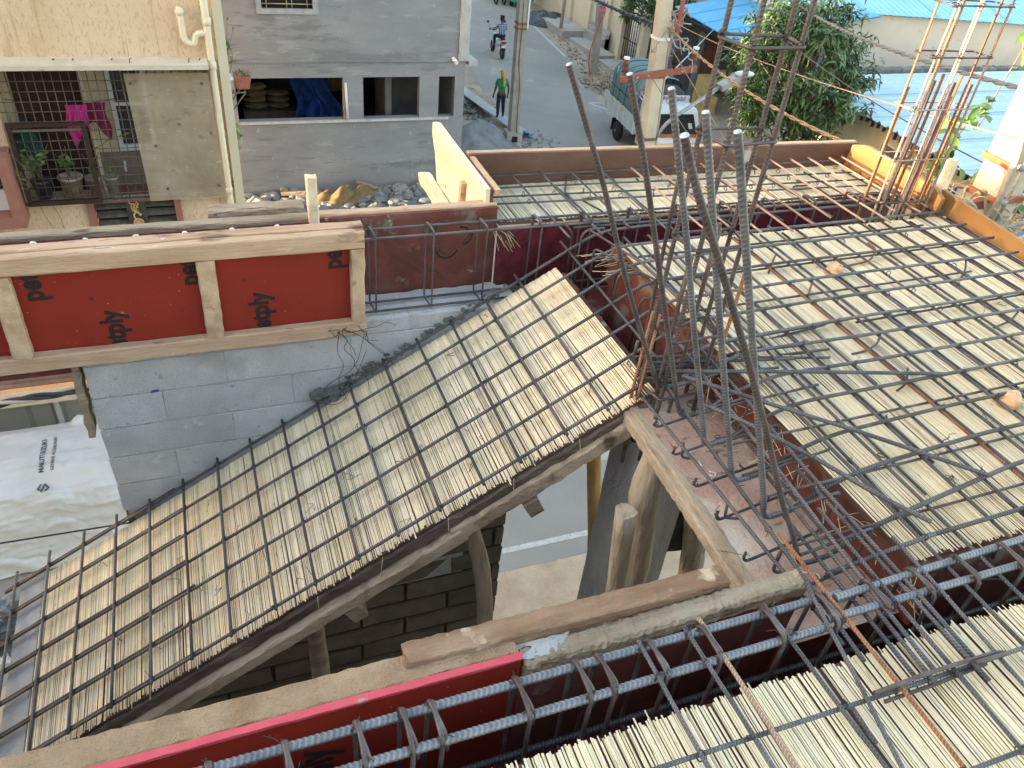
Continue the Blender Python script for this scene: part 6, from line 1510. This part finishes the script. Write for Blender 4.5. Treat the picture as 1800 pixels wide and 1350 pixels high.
# ---- far slab
fsr = thing('slab_rebar', 'grid of pale rusty bars over the narrow far slab', 'rebar mesh', (2.6,3.45,7.43))
for y in (3.30,3.38,3.485,3.575):
    zz = 7.452 if y > 3.5 else 7.416
    bar(fsr, wob((1.27,y+.03 if y < 3.5 else y+.005,zz),(3.58,y-.05 if y < 3.5 else y-.045,zz), 8, .003), .005, ST, 7)
fx = [1.45,1.615,1.78,1.952,2.14,2.28,2.41,2.58,2.742,2.89,3.05,3.19,3.32,3.461,3.56]
tw = MB()
for k, x in enumerate(fx):
    y1 = 3.575+rs.uniform(-.02,.015)
    bar(fsr, wob((x+.03,2.84+rs.uniform(-.1,.08),7.446),(x,y1,7.462), 8, .002), .0054, RP if k >= 4 else ST, 7)
    if k % 2: bar(fsr, wob((x+.09,2.9,7.425),(x+.07,3.50,7.405), 6, .006), .0048, ST, 6)
    for y in (3.30,3.38,3.48,3.06): 
        if rs.random() < .7: tie(tw, (x, y, 7.43), .011, rs)
obj('tie_wire', tw, M['wire'], fsr, kind='stuff')
for nm, pts in (('hairpin bent bar lying on the far slab mat near the corner',[(3.19,3.175,7.404),(3.191,3.291,7.404),(3.12,3.285,7.404),(3.039,3.281,7.404),(3.035,3.30,7.404),(3.05,3.325,7.404),(3.176,3.333,7.404),(3.186,3.372,7.404),(3.131,3.404,7.404)]),
                ('bent stirrup piece lying on the left of the far slab mat',[(1.70,3.273,7.404),(1.706,3.446,7.404),(1.763,3.563,7.41),(1.794,3.60,7.42),(2.024,3.582,7.42),(2.03,3.50,7.41)]),
                ('crooked bar end lying on the far slab behind the starter bars',[(1.803,3.191,7.404),(1.75,3.348,7.404),(1.882,3.356,7.404),(1.89,3.30,7.404)])):
    solo('bent_bar', MB().tube(fillet(pts, .025, 4), .0046, 7), SB, nm, 'steel bar', loc=pts[0])

# ---- near slab
nsr = thing('slab_rebar', 'wide grid of bars over the nearest slab in the bottom right corner', 'rebar mesh', (1.3,.6,7.43))
for x, dx, mt_, y0_, y1 in ((.80,.0,ST,.30,.90),(.927,.008,ST,.30,.905),(.975,.01,RP,.28,.915),(1.16,.012,ST,.25,.905),(1.345,-.012,RU,.25,1.10),(1.31,-.12,ST,.40,.93),(1.19,-.006,ST,.52,.60),(1.52,-.03,ST,.28,1.15),(1.66,-.03,ST,.3,1.0)):
    bar(nsr, wob((x+dx,y0_,7.436),(x,y1,7.437), 8, .003), .0056, mt_, 9)
bar(nsr, wob((.30,.622,7.424),(2.4,.606,7.424), 9, .003), .0056, ST, 9)
bar(nsr, wob((.9,.415,7.424),(2.4,.40,7.424), 9, .003), .0056, ST, 9)
bar(nsr, fillet([(1.26,.615,7.444),(1.43,.618,7.446),(1.63,.612,7.450),(1.66,.60,7.452),(1.62,.60,7.456),(1.55,.602,7.456)], .02), .0056, SB, 8, 'hairpin')
bar(nsr, fillet([(1.29,.60,7.418),(1.44,.598,7.424),(1.60,.602,7.430)], .02), .0050, SB, 8, 'hairpin')
tw = MB()
for x in (.80,.93,1.18,1.33,1.5,1.63,1.78):
    for y in (.614,.41): tie(tw, (x, y, 7.43), .012, rs)
    for y in (.888,.806): tie(tw, (x, y, 7.43), .013, rs)
obj('tie_wire', tw, M['wire'], nsr, kind='stuff')

# ---- beam cages
def cage(label, axis, tops, bots, stir, rr, loc, rtop=.006, rb=.006, rst=.0042, real=False, mat=ST, ends=None):
    t = thing('beam_rebar', label, 'beam cage', loc)
    for pts in tops: bar(t, pts, rtop, SW if real else mat, 9, 'top_bar', real=real)
    for pts in bots: bar(t, pts, rb, mat, 8, 'bottom_bar')
    tw = MB()
    for q in stir:
        loop, hk = q
        bar(t, fillet(loop, .018, 3), rst, SB if real else mat, 7, 'stirrup')
        for p in hk: tie(tw, p, .013 if real else .010, rs)
    obj('tie_wire', tw, M['wire'], t, kind='stuff')
    return t
def rect_x(x, y0_, y1, z0, z1, sk=.03):       # a stirrup round a beam running along X, with two hook ends hanging in
    j = rs.gauss(0,.004)
    return [(x+.004,y1-.012,z1-.06),(x+.006,y1,z1),(x+sk*.3,y0_,z1),(x+sk*.3+j,y0_,z0),(x+j,y1,z0),(x,y1,z1),(x+.012,y0_+.012,z1+.001),(x+.016,y0_+.01,z1-.055)]
sl = [(rect_x(x,2.985,3.085,7.09,7.472), [(x,2.99,7.46),(x,3.08,7.46)]) for x in (-.4,-.15,.1,.35,.615,.872,1.118,1.38,1.63,1.88,2.14,2.4,2.66,2.92,3.2,3.46)]
cage('thin stirrup cage of the beam between the red panels and the far slab', 'x', [wob((-2.2,2.992,7.464),(1.9,2.99,7.452), 10, .003), wob((-2.2,3.078,7.464),(1.9,3.08,7.452), 10, .003), wob((1.55,2.985,7.437),(3.72,2.975,7.437),8,.003), wob((1.5,3.12,7.432),(3.74,3.12,7.432),8,.003), wob((1.7,3.05,7.425),(3.6,3.06,7.425),8,.004)],
     [wob((-2.2,2.995,7.098),(3.6,2.995,7.09), 10, .003), wob((-2.2,3.075,7.10),(3.6,3.075,7.09), 10, .003)], sl, 0, (.8,3.03,7.2), .0058, .0058, .0042)
sx_ = [-.30,-.16,-.015,.13,.226,.289,.483,.629,.687,.819,.964,1.146,1.313,1.47,1.62,1.78,1.95]
sl = []
for i, x in enumerate(sx_):
    sl.append((rect_x(x,.797,.897,7.085,7.443,.01+rs.gauss(0,.004)), [(x,.888,7.43),(x+.004,.806,7.43)]))
b3c = cage('heavy ribbed beam cage with stirrups in the foreground beam', 'x', [wob((-.55,.888,7.424),(1.39,.886,7.424), 6, .002), wob((-.55,.806,7.424),(1.285,.808,7.424), 6, .002), wob((1.36,.872,7.431),(2.3,.900,7.424), 5, .002), wob((1.30,.827,7.424),(2.3,.82,7.424), 5, .002)],
     [wob((-.5,.888,7.10),(2.3,.888,7.10), 8, .003), wob((-.5,.84,7.098),(2.3,.84,7.098), 8, .003), wob((-.5,.806,7.10),(2.3,.806,7.10), 8, .003)], sl, 0, (.8,.85,7.3), .0102, .0090, .0058, True)
text(b3c, 'KAMDHENU', (1.03,.797,7.4252), (1,0,0), (0,-.45,.9), .0105, SW, 'bar_mark', off=.0004, th=.0012)
# cross beam along Y beside the stair well
sl = []
for k in range(7):
    y = 1.98-.158*k+rs.gauss(0,.006); xo = -.010*k
    sl.append(([(1.40+xo,y,7.262),(1.398+xo,y,7.235),(1.402+xo,y-.01,7.232),(1.655+xo*.3,y+.02,7.250),(1.668+xo*.3,y+.02,7.42),(1.45+xo,y+.005,7.40)], [(1.40+xo,y,7.24),(1.45+xo,y,7.35),(1.56+xo*.5,y,7.27)]))
bc = cage('tangled beam cage of bars running along the stair well edge', 'y', [wob((1.465,2.06,7.345),(1.31,.70,7.425), 8, .004), wob((1.565,2.08,7.425),(1.455,.62,7.432), 8, .004), wob((1.64,2.06,7.415),(1.575,.60,7.436), 8, .005), wob((1.50,1.4,7.39),(1.43,.60,7.436), 6, .005), wob((1.60,1.35,7.40),(1.56,.56,7.44), 6, .004), wob((1.46,1.2,7.37),(1.40,.62,7.43), 6, .004)],
     [wob((1.412,2.02,7.243),(1.345,.78,7.36), 8, .003), wob((1.66,2.06,7.255),(1.64,.9,7.26), 8, .003), wob((1.53,2.0,7.25),(1.47,.95,7.25), 8, .003)], sl, 0, (1.5,1.5,7.3), .0060, .0060, .0048)
for k in range(3): bar(bc, fillet([(1.39-.01*k,1.64-.29*k,7.30),(1.395-.01*k,1.635-.29*k,7.235),(1.43,1.62-.29*k,7.235)], .015), .0048, SB, 7, 'hook')
bar(bc, fillet([(1.385,1.10,7.36),(1.385,1.10,7.262),(1.42,1.09,7.255)], .02), .0058, ST, 8, 'hook')
# knot of bars at the top of the stair
for pts in ([(1.55,2.90,7.06),(1.55,2.90,7.44),(1.60,2.93,7.452),(1.68,2.93,7.45)],[(1.56,2.78,7.05),(1.56,2.78,7.435),(1.63,2.60,7.44),(1.72,2.40,7.44)],[(1.60,2.92,7.452),(1.70,2.60,7.446),(1.72,2.05,7.44)],[(1.72,2.86,7.42),(1.75,2.3,7.42),(1.76,1.9,7.42)],
            [(1.53,2.95,7.05),(1.53,2.95,7.43),(1.5,2.99,7.46)],[(1.66,2.72,7.10),(1.66,2.72,7.43),(1.72,2.70,7.43)],[(1.55,2.55,7.15),(1.57,2.55,7.43),(1.66,2.53,7.435)],[(1.57,2.36,7.15),(1.58,2.36,7.42),(1.68,2.34,7.43)],[(1.58,2.2,7.15),(1.58,2.2,7.42),(1.68,2.18,7.43)]):
    bar(bc, fillet(pts, .025), .0052, (ST,SB)[len(pts) % 2], 7, 'stirrup')
for k in range(8):
    y = 2.02+rs.gauss(0,.05); bar(bc, wob((1.40,y,7.30+rs.uniform(0,.1)),(1.85+rs.random()*.5,y-.05+rs.gauss(0,.1),7.42), 5, .008), .0056, (ST,SB)[k % 2], 7, 'lap_bar')
tw = MB()
for k in range(26): tie(tw, (1.40+rs.random()*.3, 1.85+rs.random()*.3, 7.24+rs.random()*.2), .013, rs)
obj('tie_wire', tw, M['wire'], bc, kind='stuff')

# ---- column cages
ca = thing('column_rebar', 'dark square cage of four tall bars rising beside the starter bars', 'column cage', (1.52,1.93,7.0))
cx = [(1.405,1.985),(1.432,1.880),(1.602,1.890),(1.628,1.990)]
for x, y in cx: bar(ca, wob((x,y,6.9),(x+.004,y+.004,9.7), 8, .004), .0076, SB, 9, 'bar', real=True)
tw = MB()
for z in (7.30,7.55,7.90,8.245,8.514,8.80):
    l_ = [V((1.398,1.995,z)),V((1.424,1.870,z)),V((1.612,1.880,z)),V((1.638,2.0,z)),V((1.395,1.992,z+.008)),V((1.39,1.975,z+.02))]
    bar(ca, fillet(l_, .012, 3), .0052, SB, 8, 'tie')
    for x, y in cx: tie(tw, (x, y, z), .012, rs)
for x, y, x2, y2, z2 in ((1.447,2.07,1.42,2.06,8.16),(1.50,1.90,1.50,1.90,7.98),(1.56,1.99,1.57,1.98,7.92),(1.44,1.93,1.45,1.93,7.85),(1.66,1.92,1.67,1.91,7.80),(1.52,2.05,1.53,2.04,7.75)):
    bar(ca, wob((x,y,6.95),(x2,y2,z2), 5, .004), .0070, RU if x > 1.55 else SB, 9, 'starter_bar')
for x, y in ((1.385,1.96),(1.372,1.985)): bar(ca, [(x,y,7.02),(x+.012,y+.01,7.28),(x+.03,y+.02,7.6)], .0062, RU, 8, 'starter_bar')
bar(ca, fillet([(1.41,2.07,7.43),(1.407,2.07,7.345),(1.46,2.07,7.305),(1.60,2.07,7.30)], .03), .0062, SB, 8, 'hook')
obj('tie_wire', tw, M['wire'], ca, kind='stuff')
cb_ = thing('column_rebar', 'rusty cage of tall column bars at the right corner of the slab', 'column cage', (3.6,3.1,7.2))
tw = MB()
for k, (x, y) in enumerate(((3.245,3.00),(3.27,2.92),(3.307,2.92),(3.388,3.00),(3.43,2.92),(3.507,3.00),(3.54,2.92),(3.607,2.915))):
    bar(cb_, wob((x,y,7.0),(x+.01,y,9.4), 6, .006), .0058, RP if k % 3 else M['rust'], 8)
for k, (x, y, z) in enumerate(((3.264,3.0,8.045),(3.336,2.93,8.095),(3.364,2.97,8.03),(3.445,2.99,8.105),(3.469,2.926,8.085),(3.526,2.954,8.11),(3.583,2.926,8.075))):
    bar(cb_, wob((x-.015,y,7.0),(x,y,z), 5, .004), .0078, (RU, SB, RU)[k % 3] if k != 2 else SB, 9, 'starter_bar')
for z in (7.475,7.705,7.96,8.205,8.43,8.67):
    l_ = [V((3.233,3.016,z)),V((3.261,2.907,z)),V((3.62,2.90,z)),V((3.61,3.016,z)),V((3.226,3.012,z+.006))]
    bar(cb_, fillet(l_, .012, 3), .0042, (SB, RP)[int(z*10) % 2], 7, 'tie')
    for x in (3.25,3.27,3.43,3.54,3.61): tie(tw, (x, 2.917, z), .011, rs)
obj('tie_wire', tw, M['wire'], cb_, kind='stuff')

# ---- small things
tape = mk('brown_packing_tape', [(.3,(.46,.22,.08)),(.55,(.58,.33,.15)),(.75,(.68,.48,.33))], 12, .3, .3, 40, spec=.6)
for lab, x, y, s in (('lump wrapped in brown tape lying in the middle of the main slab',2.59,2.40,.034),('larger tape wrapped lump near the right edge of the main slab',2.60,1.425,.038)):
    g = MB()
    for d in ((0,0,0,1),(.02,.012,.012,.7)):
        g.blob((x+d[0], y+d[1], 7.418+d[2]), s*1.15*d[3], s*.95*d[3], s*.85*d[3], 9, 7, .28)
    solo('wrapped_lump', g, tape, lab, 'wrapped lump', loc=(x,y,7.39))
sw = MB(); strawm = mk('loose_straw', [(.3,(.52,.44,.24)),(.7,(.72,.66,.45))], 8, .7)
for k in range(42):
    y = rs.uniform(.85,1.95); x = 1.72-rs.random()*.10
    a = V((x, y, 7.375+rs.uniform(-.05,.015))); b = a+V((rs.gauss(-.05,.05), rs.gauss(-.09,.09), rs.gauss(-.03,.03)))
    if b.z < 7.23: b.z = 7.23
    sw.tube([a, (a+b)/2+V((0,0,.006)), b], .0013, 4)
for k in range(18):
    a = V((1.62+rs.random()*.12, 2.6+rs.random()*.25, 7.38)); b = a+V((-.09+rs.gauss(0,.02), .03+rs.gauss(0,.04), -.02+rs.gauss(0,.02))); sw.tube([a, b], .0013, 4)
for k in range(12):
    a = V((1.22+rs.random()*.08, 3.17, 7.37)); b = a+V((rs.gauss(.03,.02), -.05+rs.gauss(0,.02), -.05+rs.gauss(0,.03))); sw.tube([a, b], .0013, 4)
for k in range(5):
    x = .15+.25*k; a = stp(x, 1.95, -.04); sw.tube([a, a+V((rs.gauss(0,.01),-.02,-.09-rs.random()*.06))], .0013, 4)
o = obj('loose_straw', sw, strawm); o['kind'] = 'stuff'
ww = MB()
for k in range(9):
    p = [V((.46+rs.gauss(0,.03), 2.84, 7.11+rs.gauss(0,.01)))]
    for i in range(6): p.append(p[-1]+V((rs.gauss(.012,.03), rs.gauss(0,.006), rs.gauss(.002 if k < 5 else -.05,.022))))
    ww.tube(fillet(p, .05, 3), .0014, 4)
ww.tube(fillet([(.54,2.83,7.09),(.50,2.84,6.9),(.36,2.86,6.82),(.34,2.86,6.72),(.42,2.88,6.68),(.47,2.87,6.74),(.55,2.84,7.0)], .1, 6), .0014, 4)
solo('binding_wire_coil', ww, M['wire'], 'tangle of thin binding wire hanging from the red panel frame', 'wire', loc=(.5,2.84,7.1))
hair = MB()
for k in range(46):        # snipped ends of binding wire lying about
    if k < 24: c = stp(rs.uniform(-.8,1.3), rs.uniform(2.0,2.9), -.02)
    else: c = V((rs.uniform(1.8,3.4), rs.uniform(1.0,2.8), 7.402))
    p = [c+V((rs.gauss(0,.02), rs.gauss(0,.02), rs.random()*.012)) for _ in range(4)]
    hair.tube(fillet(p, .02, 3), .0011, 4)
o = obj('wire_snips', hair, M['wire']); o['kind'] = 'stuff'
